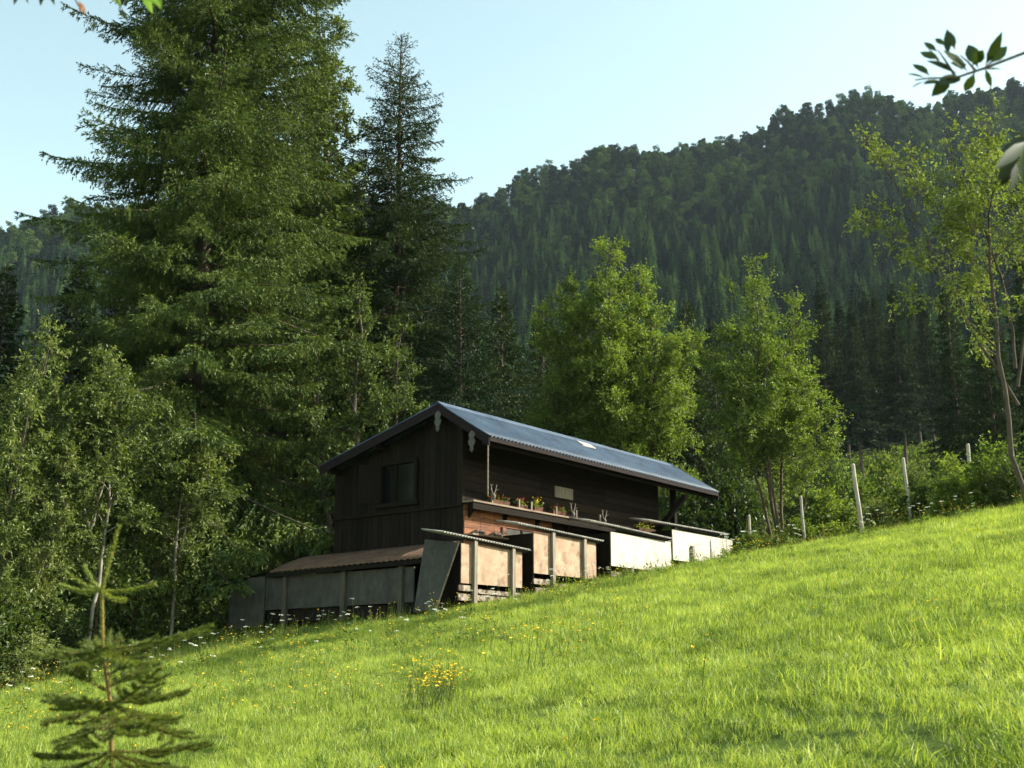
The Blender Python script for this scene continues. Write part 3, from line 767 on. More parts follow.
# slope behind the fence: ferns and herbs
def herb(seed):
    g = np.random.default_rng(seed); mb = MB(); n = 120
    P = np.stack([g.normal(size=n) * .25, g.normal(size=n) * .25, g.uniform(.0, .6, n)], 1)
    D = unit(np.stack([P[:, 0], P[:, 1], g.uniform(.1, .5, n)], 1))
    mb.quads(leaves_at(P, D, g, .15, .06)); return mb.mesh('herb_clump', [M['herb']])
herbs = [herb(140 + k) for k in range(4)]
n = 15000
hy = 33.5 + 110 * rng.random(n) ** 1.25; hx = rng.uniform(0, 1, n) * (.5 * hy) + .06 * hy
hx2 = np.where(rng.random(n) < .2, -hx * .9, hx)
s_, b_ = hut_local(hx2, hy); k = ~((s_ > -3) & (s_ < 11) & (b_ > -1.5) & (b_ < 5)) & ~((hx2 < 0) & (hy > 60))
hx, hy = hx2[k], hy[k]
scatter('slope_undergrowth', np.stack([hx, hy, ground(hx, hy)], 1), zrot(rng.random(len(hx)) * 6.28), rng.uniform(.6, 1.5, len(hx)) * np.interp(hy, [33, 60, 140], [.8, 1.3, 1.9]), rng.integers(0, 4, len(hx)), herbs,
        'rough green herbs and ferns on the slope behind the fence', 'undergrowth')

# wild flowers
def flowermat(name, c):
    return solid(name, c, tuple(min(1, q * 1.1) for q in c), nscale=40, rough=.8, bump=0)
M['white_petal'] = flowermat('white_petals', (.78, .78, .70)); M['yellow_petal'] = flowermat('yellow_petals', (.78, .55, .03))
def umbel(seed):
    g = np.random.default_rng(seed); mb = MB(); h = g.uniform(.42, .7)
    mb.tube([(0, 0, 0), (.02, 0, h * .6), (.03, .02, h)], [.004, .003, .002], 4, 1)
    n = 46; a = g.random(n) * 6.28; r = .042 * np.sqrt(g.random(n))
    P = np.stack([.03 + np.cos(a) * r, .02 + np.sin(a) * r, h + .012 - r * r * 4 + g.normal(size=n) * .004], 1)
    D = np.stack([np.cos(a), np.sin(a), .3 + 0 * a], 1); mb.quads(leaves_at(P, D, g, .013, .013, 0), 0)
    P = np.stack([g.normal(size=14) * .05, g.normal(size=14) * .05, g.uniform(0, h * .5, 14)], 1)
    mb.quads(leaves_at(P, unit(P * [1, 1, .2] + [0, 0, .05]), g, .12, .035), 1)
    return mb.mesh('umbel_flower', [M['white_petal'], M['herb']])
def butter(seed):
    g = np.random.default_rng(seed); mb = MB()
    for j in range(3):
        h = g.uniform(.22, .42); o = np.array([g.normal() * .05, g.normal() * .05, 0]); t = o + [g.normal() * .04, g.normal() * .04, h]
        mb.tube([o, (o + t) / 2, t], [.0025, .002, .0015], 3, 1)
        n = 6; a = np.arange(n) * 1.05 + g.random(); D = np.stack([np.cos(a), np.sin(a), .5 + 0 * a], 1)
        P = np.repeat(t[None], n, 0); mb.quads(leaves_at(P, D * 3, g, .017, .015, 0), 0)
    return mb.mesh('yellow_flower', [M['yellow_petal'], M['herb']])
def flower_spots(n, edge_share):
    m = int(n * edge_share)
    x1 = rng.uniform(-12, 13, m); y1 = rng.uniform(23.5, 29.5, m)
    y2 = 6 + 21 * rng.random(n - m) ** .7; x2 = rng.uniform(-1, 1, n - m) * (.44 * y2 + 1)
    k = (x2 < 0) | (rng.random(n - m) < .45); x2, y2 = x2[k], y2[k]
    x = np.concatenate([x1, x2]); y = np.concatenate([y1, y2]); s_, b_ = hut_local(x, y)
    k = (s_ < -2.2) | (b_ < -1.5); x, y = x[k], y[k]
    return x, y
fx, fy = flower_spots(110, .8)
k = fy > 19; fx, fy = fx[k], fy[k]
ly = rng.uniform(17, 28, 90); lx = -rng.uniform(0, 1, 90) * .42 * ly; fx = np.concatenate([fx, lx]); fy = np.concatenate([fy, ly])
fx = np.concatenate([fx, rng.uniform(.6, 5.0, 60), rng.uniform(7, 13, 14)]); fy = np.concatenate([fy, rng.uniform(24.5, 28.6, 60), rng.uniform(26, 30.5, 14)])
scatter('white_wildflowers', np.stack([fx, fy, ground(fx, fy)], 1), np.stack([rng.normal(size=len(fx)) * .12, rng.normal(size=len(fx)) * .12, rng.random(len(fx)) * 6.28], 1), rng.uniform(.6, 1.05, len(fx)), rng.integers(0, 4, len(fx)), [umbel(160 + k) for k in range(4)], 'flat white wild flower heads scattered along the meadow edge', 'wild flowers')
fx, fy = flower_spots(420, .62)
ly = rng.uniform(12, 28, 330); lx = (.12 - rng.uniform(0, 1, 330) * .56) * ly; s_, b_ = hut_local(lx, ly); k = (s_ < -2.2) | (b_ < -1.5); fx = np.concatenate([fx, lx[k]]); fy = np.concatenate([fy, ly[k]])
fx = np.concatenate([fx, rng.normal(size=46) * .14 - .70]); fy = np.concatenate([fy, rng.normal(size=46) * .32 + 11.7])
scatter('yellow_wildflowers', np.stack([fx, fy, ground(fx, fy)], 1), np.stack([rng.normal(size=len(fx)) * .12, rng.normal(size=len(fx)) * .12, rng.random(len(fx)) * 6.28], 1), rng.uniform(.7, 1.3, len(fx)), rng.integers(0, 4, len(fx)), [butter(170 + k) for k in range(4)], 'small yellow wild flowers dotted through the grass', 'wild flowers')

# ------------------------------------------------------------------ the wooden bee house
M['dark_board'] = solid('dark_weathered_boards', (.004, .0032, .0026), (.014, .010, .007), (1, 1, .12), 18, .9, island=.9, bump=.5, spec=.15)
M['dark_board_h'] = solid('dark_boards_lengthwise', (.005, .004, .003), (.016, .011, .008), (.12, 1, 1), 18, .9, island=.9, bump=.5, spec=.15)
M['orange_board'] = solid('orange_brown_boards', (.085, .03, .013), (.25, .098, .042), (.15, 1, 1), 16, .75, island=.7, bump=.5, c3=(.06, .03, .02), c3scale=6, c3thr=(.56, .66))
M['beam'] = solid('dark_beams', (.004, .003, .002), (.012, .009, .006), (.2, 1, 1), 14, .9, bump=.5, spec=.15)
M['ledge'] = solid('pale_ledge_wood', (.09, .065, .045), (.26, .20, .15), (.15, 1, 1), 14, .8, bump=.4)  # pale wood tone for ledge, shelf and the board's edge bar
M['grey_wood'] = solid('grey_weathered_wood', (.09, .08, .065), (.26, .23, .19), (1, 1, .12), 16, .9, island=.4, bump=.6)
M['shade_wood'] = solid('shaded_grey_wood', (.03, .027, .022), (.085, .075, .06), (1, 1, .12), 16, .9, island=.4, bump=.6)  # darker copy of the grey wood, with shade put into its colour
M['grey_board'] = solid('dark_grey_sheet', (.028, .028, .026), (.07, .068, .062), (1, 1, .5), 5, .85, bump=.3, c3=(.035, .035, .03), c3scale=3)
M['roof'] = solid('blue_grey_roof_sheet', (.022, .044, .082), (.068, .106, .16), (.6, .25, 1), 2.2, .6, bump=.05, spec=.35, c3=(.03, .036, .042), c3scale=3.5, c3thr=(.55, .72))
M['roof_dark'] = solid('fascia_board', (.007, .005, .006), (.018, .012, .013), (.2, 1, 1), 12, .85, spec=.15)
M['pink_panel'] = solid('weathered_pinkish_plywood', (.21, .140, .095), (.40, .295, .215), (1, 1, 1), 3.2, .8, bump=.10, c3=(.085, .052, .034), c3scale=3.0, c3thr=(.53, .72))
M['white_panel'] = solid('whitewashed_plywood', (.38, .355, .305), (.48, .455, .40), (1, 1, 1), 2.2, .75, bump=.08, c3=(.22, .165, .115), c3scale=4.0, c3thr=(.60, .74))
M['white_rough'] = solid('chipped_white_paint', (.13, .10, .08), (.33, .29, .24), (.3, 1, 1), 9, .8, bump=.2, c3=(.05, .035, .025), c3scale=7, c3thr=(.47, .56))
M['corrugated'] = solid('grey_corrugated_sheet', (.16, .155, .15), (.40, .39, .37), (1, 1, 1), 5, .6, bump=.1)
M['rust'] = solid('rusty_brown_sheet', (.06, .034, .022), (.15, .09, .06), (1, .4, 1), 5, .85, bump=.25, c3=(.06, .04, .03), c3scale=2)
M['bone'] = solid('pale_bone', (.06, .056, .048), (.16, .15, .128), nscale=20, rough=.7, bump=.2)
M['ornament'] = solid('faded_white_wood', (.035, .035, .034), (.11, .107, .10), nscale=14, rough=.8, bump=.2)
M['red_petal'] = solid('red_petals', (.35, .02, .02), (.5, .04, .04), nscale=30, rough=.7, bump=0)
M['pot'] = solid('reddish_brown_trough', (.05, .022, .014), (.11, .045, .028), nscale=8, rough=.8, bump=.2)
def glass():
    m, nt, out = mat_new('dark_window_glass')
    p = N(nt, 'ShaderNodeBsdfPrincipled'); p.inputs['Base Color'].default_value = (.003, .0035, .004, 1); p.inputs['Roughness'].default_value = .12; p.inputs['Specular IOR Level'].default_value = .3
    nt.links.new(p.outputs[0], out.inputs[0]); return m
M['glass'] = glass()

HZ = math.atan2(E1[1], E1[0])
def hut_thing(name, s, b, z, label, cat, group=None):
    p = P0 + E1 * s + E2 * b + np.array([0, 0, z])
    return empty(name, p, label, cat, group, rz=HZ)
g = np.random.default_rng(77)
hut = hut_thing('bee_house', 0, 0, 0, 'dark wooden bee house with a blue-grey corrugated roof on the meadow slope', 'hut')
RID_B, RID_Z, EAVE_B, EAVE_Z, REAR_B, REAR_Z = .35, 4.35, -1.2, 3.38, 4.25, 3.32
def roof_z(b): return np.where(b < RID_B, RID_Z - (RID_B - b) * (RID_Z - EAVE_Z) / (RID_B - EAVE_B), RID_Z - (b - RID_B) * (RID_Z - REAR_Z) / (REAR_B - RID_B))
SL = 8.4; BK = 4.1; TH = .16
# solid core of the house
mb = MB()
prof_ = [(0.03, -1.0), (BK, -1.0), (BK, float(roof_z(BK)) - TH - .03), (RID_B, RID_Z - TH - .03), (.03, float(roof_z(.0)) - TH - .03)]
V = [(s, b, z) for s in (.03, SL) for b, z in prof_]
mb.add(V, [[0, 1, 2, 3], [5, 8, 7, 6]]); mb.add([V[i] for i in (0, 3, 4, 5, 8, 9)], [[0, 1, 2], [3, 5, 4]])
mb.add(V, [[i, i + 5, (i + 1) % 5 + 5, (i + 1) % 5] for i in range(5)])
# gable planks, split round the window; the upper storey laps over the lower one
WB0, WB1, WZ0, WZ1 = 1.44, 2.50, 2.24, 3.16
b = -.03
while b < BK:
    w_ = g.uniform(.13, .19); b1 = min(b + w_ - .012, BK + .03); zt = min(float(roof_z(b)), float(roof_z(b1))) - TH
    spans_hi = [(2.02, zt)]
    if b1 > WB0 and b < WB1: spans_hi = [(2.02, WZ0), (WZ1, zt)]
    for z0, z1 in spans_hi:
        mb.box(-.062 - g.random() * .008, .028, b, b1, z0, z1)
    mb.box(-.030 - g.random() * .006, .027, b, b1, -1.0, 2.05)
    b += w_
mb.box(-.095, .02, -.04, BK + .05, 1.98, 2.04)
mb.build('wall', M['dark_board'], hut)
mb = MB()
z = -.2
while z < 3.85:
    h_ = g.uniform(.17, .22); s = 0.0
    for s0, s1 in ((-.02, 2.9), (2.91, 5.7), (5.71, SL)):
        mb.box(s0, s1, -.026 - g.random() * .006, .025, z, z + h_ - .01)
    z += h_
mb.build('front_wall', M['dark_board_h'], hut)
# orange-brown cladding under the ledge, with a dark sheet as the shade of a niche
mb = MB(); z = 1.10
while z < 1.95:
    h_ = .135
    cuts = [-.02, .55, 1.05, 1.5, 1.98, 2.55, 3.3]
    for s0, s1 in zip(cuts, cuts[1:]):
        if s0 > 1.2 and z < 1.62: continue
        o_ = g.uniform(-.08, .08) if 0 < s0 else 0
        mb.box(s0, s1 - .008, -.062 - g.random() * .012, -.03, z, z + h_ - .008)
    z += h_
mb.build('cladding', M['orange_board'], hut)
mb = MB(); mb.box(1.3, 3.3, -.06, -.034, .75, 1.62); niche_shade = mb.build('niche_shade', M['grey_board'], hut)  # flat dark sheet stands in for the shade inside a niche
mb = MB()
for s in (1.28, 2.05, 3.3): mb.box(s, s + .06, -.085, -.028, .7, 1.63)
mb.build('niche_frame', M['beam'], niche_shade)
mb = MB(); mb.box(-.05, 6.4, -.36, -.03, 2.06, 2.10); led = mb.build('ledge', M['ledge'], hut)
mb = MB(); mb.box(-.03, 6.38, -.33, -.28, 1.90, 2.057)
for s in np.arange(.1, 6.4, 1.25): mb.hexa([(s, -.28, 1.98), (s + .06, -.28, 1.98), (s + .06, -.065, 1.72), (s, -.065, 1.72), (s, -.28, 2.055), (s + .06, -.28, 2.055), (s + .06, -.065, 2.055), (s, -.065, 2.055)])
mb.build('ledge_beam', M['beam'], led)
mb = MB()
for s in (.62, 1.62, 2.10, 3.1, 3.95, 5.0): mb.box(s, s + .035, -.35, -.315, 2.102, 2.30)
mb.build('ledge_post', M['grey_wood'], led)
mb = MB(); mb.box(.0, 1.3, -.30, -.06, 1.32, 1.36)
mb.build('shelf', M['ledge'], hut)
# window
mb = MB()
fw = .09
mb.box(-.11, -.03, WB0 - fw, WB0, WZ0 - fw, WZ1 + fw); mb.box(-.11, -.03, WB1, WB1 + fw, WZ0 - fw, WZ1 + fw)
mb.box(-.112, -.03, WB0 + .001, WB1 - .001, WZ1, WZ1 + fw); mb.box(-.16, -.03, WB0 - .16, WB1 + .16, WZ0 - fw - .01, WZ0)
win = mb.build('window', M['beam'], hut)
mb = MB(); mb.box(-.035, -.02, WB0, WB1, WZ0, WZ1); mb.build('pane', M['glass'], win)
mb = MB(); mb.box(-.06, -.037, WB0 + .60, WB0 + .66, WZ0, WZ1)
mb.build('glazing_bar', M['beam'], win)
mb = MB(); mb.hexa([(-.12, WB1 + .02, WZ0), (-.12, WB1 + .06, WZ0), (-.55, WB1 + .30, WZ0), (-.55, WB1 + .26, WZ0), (-.12, WB1 + .02, WZ1), (-.12, WB1 + .06, WZ1), (-.55, WB1 + .30, WZ1), (-.55, WB1 + .26, WZ1)])
mb.build('shutter', M['dark_board'], win)
# roof
S0, S1 = -.52, 9.84
mb = MB()
u = (1, 0, 0)
vf = np.array([0, RID_B - EAVE_B, RID_Z - EAVE_Z]); Lf = np.linalg.norm(vf)
mb.sheet((S0, EAVE_B, EAVE_Z), u, vf / Lf, S1 - S0, Lf + .02, .13, .022, .010, nv=6, sag=-.01)
vr = np.array([0, RID_B - REAR_B, RID_Z - REAR_Z]); Lr = np.linalg.norm(vr)
mb.sheet((S1, REAR_B, REAR_Z), (-1, 0, 0), vr / Lr, S1 - S0, Lr + .02, .13, .022, .010, nv=5)
roof = mb.build('roof', M['roof'], hut, True)
mb = MB()
for s in np.arange(S0, S1 - .1, 1.75):
    s2 = min(s + 1.78, S1); zz_ = g.uniform(-.004, .006)
    mb.hexa([(s, RID_B - .17, RID_Z - .098 + zz_), (s2, RID_B - .17, RID_Z - .098 + zz_), (s2, RID_B, RID_Z + .022 + zz_), (s, RID_B, RID_Z + .022 + zz_),
             (s, RID_B - .17, RID_Z - .088 + zz_), (s2, RID_B - .17, RID_Z - .088 + zz_), (s2, RID_B, RID_Z + .032 + zz_), (s, RID_B, RID_Z + .032 + zz_)])
    mb.hexa([(s, RID_B + .003, RID_Z + .022 + zz_), (s2, RID_B + .003, RID_Z + .022 + zz_), (s2, RID_B + .2, RID_Z - .01 + zz_), (s, RID_B + .2, RID_Z - .01 + zz_),
             (s, RID_B + .003, RID_Z + .032 + zz_), (s2, RID_B + .003, RID_Z + .032 + zz_), (s2, RID_B + .2, RID_Z + zz_), (s, RID_B + .2, RID_Z + zz_)])
mb.build('ridge_cap', M['roof'], roof)
mb = MB(); mb.hexa([(4.6, -.12, 4.07), (5.2, -.12, 4.07), (5.2, .08, 4.20), (4.6, .08, 4.20), (4.6, -.12, 4.10), (5.2, -.12, 4.10), (5.2, .08, 4.23), (4.6, .08, 4.23)])
mb.build('pale_patch', M['corrugated'], roof)
mb = MB()      # battens, eave board, verge boards, purlins, rafters
mb.box(S0 + .04, S1 - .04, EAVE_B + .02, EAVE_B + .05, EAVE_Z - .11, EAVE_Z - .02)
fas = mb.build('eave_board', M['roof_dark'], roof)
for s in (S0 + .01, S1 - .05):
    mb = MB()
    for (b0, b1) in ((EAVE_B + .03, RID_B), (RID_B + .001, REAR_B - .03)):
        z0, z1 = float(roof_z(b0)), float(roof_z(b1))
        mb.hexa([(s, b0, z0 - .24), (s + .035, b0, z0 - .24), (s + .035, b1, z1 - .24), (s, b1, z1 - .24), (s, b0, z0 - .03), (s + .035, b0, z0 - .03), (s + .035, b1, z1 - .03), (s, b1, z1 - .03)])
    mb.build('verge_board', M['roof_dark'], roof)
mb = MB()
for b0 in (EAVE_B + .22, RID_B + .02, 2.4, REAR_B - .3):
    z0 = float(roof_z(b0)) - .30; mb.box(S0 + .06, S1 - .07, b0 - .06, b0 + .06, z0, z0 + .14)
mb.build('purlin', M['beam'], roof)
mb = MB()
for s in np.arange(-.3, 9.7, .95):
    for (b0, b1) in ((EAVE_B + .06, RID_B - .02), (RID_B, REAR_B - .05)):
        z0, z1 = float(roof_z(b0)), float(roof_z(b1))
        mb.hexa([(s, b0, z0 - .145), (s + .08, b0, z0 - .145), (s + .08, b1, z1 - .145), (s, b1, z1 - .145), (s, b0, z0 - .035), (s + .08, b0, z0 - .035), (s + .08, b1, z1 - .035), (s, b1, z1 - .035)])
mb.build('rafters', M['beam'], roof)
for s in (8.32,):
    mb = MB(); mb.bar((s, -.04, 2.25), (s, EAVE_B + .25, 3.12), .13, .13); mb.build('brace', M['beam'], hut)
mb = MB(); mb.box(9.2, 9.34, -.07, .07, -.5, 3.8); mb.build('corner_post', M['beam'], hut)
mb = MB(); mb.box(SL, 9.34, -.05, .03, 1.55, 1.70); mb.box(SL, 9.3, .0, .04, .2, 1.2); mb.build('rail', M['beam'], hut)

# ---- hive shelters in front: pale board, posts, corrugated sheet on top
def shelter(s0, s1, zt, zb, r0, r1, posts, pm, label, skirt=None, low=-.35):
    t = hut_thing('hive_shelter', 0, 0, 0, label, 'hive shelter', 'pale boarded hive shelters along the front of the bee house')
    mb = MB(); mb.hexa([(s0, -1.0, zb), (s1, -1.0, zb + .02), (s1, -.975, zb + .02), (s0, -.975, zb), (s0, -1.0, zt), (s1, -1.0, zt), (s1, -.975, zt), (s0, -.975, zt)])
    mb.build('panel', M[pm], t)
    mb = MB()
    for s in (s0 + .0, s1 - .03): mb.box(s, s + .03, -.973, -.10, low, zt - .02)
    mb.box(s0 + .032, s1 - .032, -.14, -.11, low, zt - .03); mb.build('side_boards', M['dark_board'], t)
    for s, top in posts:
        mb = MB(); mb.box(s, s + .10, -1.085, -1.003, low - .2, top); mb.build('post', M['grey_wood'], t)
    (ra, za), (rb, zb_) = r0, r1
    d = np.array([rb - ra, 0, zb_ - za]); L = np.linalg.norm(d); d /= L
    v = unit(np.array([0, 1.0, .16])); v = unit(v - d * (v @ d))
    mb = MB(); mb.sheet((ra, -1.13, za), d, v, L, .62, .095, .018, .006); mb.build('roof_sheet', M['corrugated'], t, True)
    mb = MB(); mb.bar((max(ra, s0) + .02, -1.045, za - .045 + (d[2] / d[0]) * (max(ra, s0) - ra)), (rb - .1, -1.045, zb_ - .045), .05, .035); mb.build('batten', M['beam'], t)
    if skirt:
        for (a, b_, z0, z1) in skirt:
            mb = MB(); mb.box(a, b_, -1.02, -.985, z0, z1); mb.build('base_board', M['white_rough'], t)
    return t
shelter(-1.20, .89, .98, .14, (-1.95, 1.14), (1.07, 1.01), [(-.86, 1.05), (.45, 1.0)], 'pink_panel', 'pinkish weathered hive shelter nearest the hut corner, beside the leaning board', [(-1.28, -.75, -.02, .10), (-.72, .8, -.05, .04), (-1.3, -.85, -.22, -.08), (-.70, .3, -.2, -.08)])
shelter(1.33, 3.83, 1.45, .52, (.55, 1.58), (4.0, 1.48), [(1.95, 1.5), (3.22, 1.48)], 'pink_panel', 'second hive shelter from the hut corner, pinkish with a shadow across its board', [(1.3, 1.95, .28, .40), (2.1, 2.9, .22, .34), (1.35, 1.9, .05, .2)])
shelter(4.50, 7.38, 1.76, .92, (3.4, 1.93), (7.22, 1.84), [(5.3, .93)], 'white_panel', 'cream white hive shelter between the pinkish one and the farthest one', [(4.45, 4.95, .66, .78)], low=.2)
shelter(7.48, 10.85, 2.12, 1.30, (6.1, 2.215), (10.45, 2.25), [(8.4, 1.75)], 'white_panel', 'brightest white hive shelter at the far end of the hut', low=.6)

# ---- lean-to shed against the gable and the leaning board
t = hut_thing('lean_to_shed', 0, 0, 0, 'low dark lean-to shed with a rusty brown roof sheet under the gable window', 'shed')
mb = MB()
a = np.array([-1.35, -.05, .72]); d = unit(np.array([0, 5.1, -.04])); v = np.array([1.28, .10, .48]); Lv = np.linalg.norm(v); v = unit(v); v = unit(v - d * (v @ d))
mb.sheet(a + d * 5.0, -d, v, 5.0, Lv, .18, .012, .012, nv=6, sag=.05); rf = mb.build('roof_sheet', M['rust'], t, True)
mb = MB(); mb.bar((-1.33, -.1, .64), (-1.33, 5.0, .60), .07, .09); mb.build('eave_beam', M['beam'], t)
mb = MB(); z = -.32
for b0, b1 in ((.35, 2.42), (2.5, 4.4), (4.45, 5.2)):
    mb.box(-1.19 - g.random() * .02, -1.165, b0, b1, -.20, .56)
mb.build('wall_panel', M['grey_board'], t)
mb = MB(); mb.box(-1.15, -1.12, -.05, 5.2, -.5, -.22); mb.box(-1.15, -.02, 5.16, 5.2, -.5, .62); mb.build('base_boards', M['dark_board'], t)
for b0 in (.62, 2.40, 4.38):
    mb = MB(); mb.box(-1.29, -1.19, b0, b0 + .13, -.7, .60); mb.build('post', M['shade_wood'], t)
t2 = hut_thing('board_fence', 0, 0, 0, 'short dark grey board screen continuing the lean-to shed to the left', 'screen')
mb = MB()
for k in range(2): mb.box(-1.20 - g.random() * .01, -1.17, 5.24 + k * .66, 5.24 + k * .66 + .65, -.6, .60 - k * .06)
mb.build('boards', M['grey_board'], t2)
mb = MB(); mb.bar((-1.12, 5.25, .72), (-1.22, 7.0, .42), .10, .03); mb.build('cover_board', M['dark_board'], t2)
mb = MB(); mb.box(-1.16, -1.08, 6.40, 6.48, -.7, .55); mb.build('post', M['grey_wood'], t2)
def leaning():
    mb = MB()
    A = np.array([(-1.78, -.20, -.45), (-1.78, -.80, -.45), (-1.45, -1.13, .96), (-1.45, -.18, 1.08)]); o_ = np.array([.028, 0, .005])
    mb.hexa(np.concatenate([A, A + o_])); return mb
lb = leaning().build('leaning_board', M['grey_board']); lb.location = P0; lb.rotation_euler = (0, 0, HZ)
tag(lb, 'large grey board leaning between the lean-to shed and the nearest hive shelter', 'board')
st = MB(); st.bar((-1.80, -.84, -.45), (-1.47, -1.17, .96), .035, .03); o = st.build('sunlit_edge', M['ledge'], lb)  # pale bar paints the sunlit right edge of the board

# ---- little things on the hut
for (s, b_, z_, lab) in ((-.56, .31, 4.14, 'faded white carved ornament hanging just below the roof peak'), (-.56, -.71, 3.55, 'faded white carved ornament hanging by the eave end of the gable')):
    mb = MB(); ang = np.linspace(0, 2 * np.pi, 9)[:-1]
    outl = [(0, 0), (.09, -.05), (.13, -.13), (.07, -.2), (.14, -.28), (.10, -.38), (.05, -.42), (.07, -.5), (0, -.58)]
    for (p, q) in zip(outl, outl[1:]):
        mb.hexa([(0, -p[0], p[1]), (0, p[0] + .001, p[1]), (.03, p[0] + .001, p[1]), (.03, -p[0], p[1]), (0, -q[0], q[1]), (0, q[0] + .001, q[1]), (.03, q[0] + .001, q[1]), (.03, -q[0], q[1])])
    o = mb.build('gable_ornament', M['ornament']); o.scale = (1, .72, .85); o.location = P0 + E1 * s + E2 * b_ + np.array([0, 0, z_]); o.rotation_euler = (0, 0, HZ)
    tag(o, lab, 'ornament', 'white ornaments on the gable')
def antlers(s, b_, z_, label):
    t = hut_thing('antler_trophy', s, b_, z_, label, 'antlers', 'small antler trophies along the ledge')
    mb = MB(); mb.tube([(0, 0, -.10), (0, -.02, -.05), (0, -.03, .0), (0, -.01, .05)], [.018, .035, .045, .025], 7); mb.build('skull', M['bone'], t, True)
    for q in (-1, 1):
        mb = MB(); mb.tube([(q * .02, -.01, .04), (q * .07, -.01, .13), (q * .09, -.02, .22), (q * .13, -.02, .27)], [.016, .014, .011, .004], 5)
        mb.tube([(q * .07, -.01, .13), (q * .15, -.05, .17)], [.012, .004], 5); mb.tube([(q * .09, -.02, .22), (q * .05, -.05, .28)], [.010, .004], 5)
        mb.build('antler', M['bone'], t, True)
antlers(.60, -.39, 2.25, 'small pale antlers on the ledge below the hanging rod')
antlers(3.72, -.39, 2.17, 'small pale antlers on the ledge, middle one of three')
antlers(5.11, -.39, 2.15, 'small pale antlers at the right end of the ledge above the cream shelter')
mb = MB(); P = [(0, 0, -k * .06) for k in range(23)]
mb.tube(P, [.016 + .008 * (k % 2) for k in range(23)], 6); o = mb.build('hanging_rod', M['grey_wood']); o.location = P0 + E1 * -.45 + E2 * -1.10 + np.array([0, 0, 3.38])
tag(o, 'thin pale rod hanging straight down from the near eave corner', 'rod')
mb = MB(); mb.box(3.45, 4.2, -.075, -.036, 2.60, 2.88); o = mb.build('plaque', M['grey_wood']); o.location = P0; o.rotation_euler = (0, 0, HZ)
tag(o, 'small plain greyish plaque on the dark wall above the ledge', 'plaque')
def trough(s, b_, z_, w_, pet, label, yel=False):
    t = hut_thing('flower_trough', s, b_, z_, label, 'flower trough', 'flower troughs on the ledge')
    mb = MB(); mb.hexa([(0, -.05, 0), (w_, -.05, 0), (w_, .05, 0), (0, .05, 0), (-.02, -.075, .12), (w_ + .02, -.075, .12), (w_ + .02, .075, .12), (-.02, .075, .12)]); mb.build('trough', M['pot'], t)
    n = 60; gq = np.random.default_rng(int(s * 100)); P = np.stack([gq.uniform(0, w_, n), gq.normal(size=n) * .06, .1 + gq.random(n) * .12], 1)
    D = unit(gq.normal(size=(n, 3)) + [0, 0, .6]); mb = MB(); mb.quads(leaves_at(P, D, gq, .09, .05)); mb.build('leaves', M['herb'], t)
    n = 26; P = np.stack([gq.uniform(0, w_, n), gq.normal(size=n) * .06, .16 + gq.random(n) * (.22 if yel else .12)], 1)
    mb = MB(); mb.quads(leaves_at(P, unit(gq.normal(size=(n, 3))), gq, .05, .04)); mb.build('blooms', M[pet], t)
trough(.75, -.17, 2.10, .65, 'red_petal', 'red flowered trough on the ledge beside the nearest antlers')
trough(1.72, -.17, 2.10, .36, 'red_petal', 'short red flowered trough on the ledge left of the yellow flowers')
trough(2.35, -.2, 2.10, .30, 'yellow_petal', 'yellow flowered trough in the middle of the ledge', True)
trough(3.15, -.17, 2.10, .5, 'red_petal', 'red flowered trough on the ledge left of the middle antlers')
trough(7.0, -.2, 2.06, .8, 'yellow_petal', 'yellow flowered trough above the gap between the two white shelters', True)
for (s, lab) in ((.22, 'white block at the left end of the low shelf under the ledge'), (.85, 'white block at the right end of the low shelf under the ledge')):
    mb = MB(); mb.box(0, .28, -.08, .08, 0, .075); mb.box(.03, .25, -.06, .06, .0752, .10); o = mb.build('white_block', M['white_rough']); o.location = P0 + E1 * s + E2 * -.17 + np.array([0, 0, 1.362]); o.rotation_euler = (0, 0, HZ)
    tag(o, lab, 'block', 'white blocks on the low shelf')

# ------------------------------------------------------------------ fence posts
M['post'] = solid('bleached_fence_wood', (.20, .18, .15), (.50, .47, .41), (1, 1, .15), 12, .9, bump=.7, c3=(.2, .18, .15), c3scale=5)
for (px, Yd, py, r_, lab, ln) in ((752, 34.0, 516, .060, 'thin short fence post nearest the hut', .0), (805, 33.5, 497, .060, 'slim grey fence post right of the slender tree', -.01),
                           (859, 31.5, 465, .085, 'tall white fence post leaning left, the most visible one', -.07), (910, 33.0, 459, .075, 'white fence post, second tallest, upslope of the tallest', -.04),
                           (976, 33.5, 445, .085, 'short thick fence post among leaves near the right edge tree', .01), (1019, 34.0, 443, .11, 'dark thick fence post beside the right edge trunk', 0)):
    x, y, z = spot(px, Yd); h = z_at(py, Yd) - z; r_ = r_ * .66
    mb = MB(); u_ = np.linspace(0, 1, 7); P = np.stack([ln * u_ * h * .9 + .012 * np.sin(u_ * 5), .01 * np.cos(u_ * 7), -.4 + u_ * (h + .4)], 1)
    P[:, 0] -= ln * h * .9
    mb.tube(P, r_ * (1.08 - .14 * u_), 9); mb.tube([P[-1], P[-1] + [0, 0, .04]], [r_ * .93, r_ * .6], 9)
    o = mb.build('fence_post', M['post'] if r_ < .07 else M['grey_wood'], None, True); o.location = (x, y, z)
    tag(o, lab, 'fence post', 'fence posts along the upper edge of the meadow')

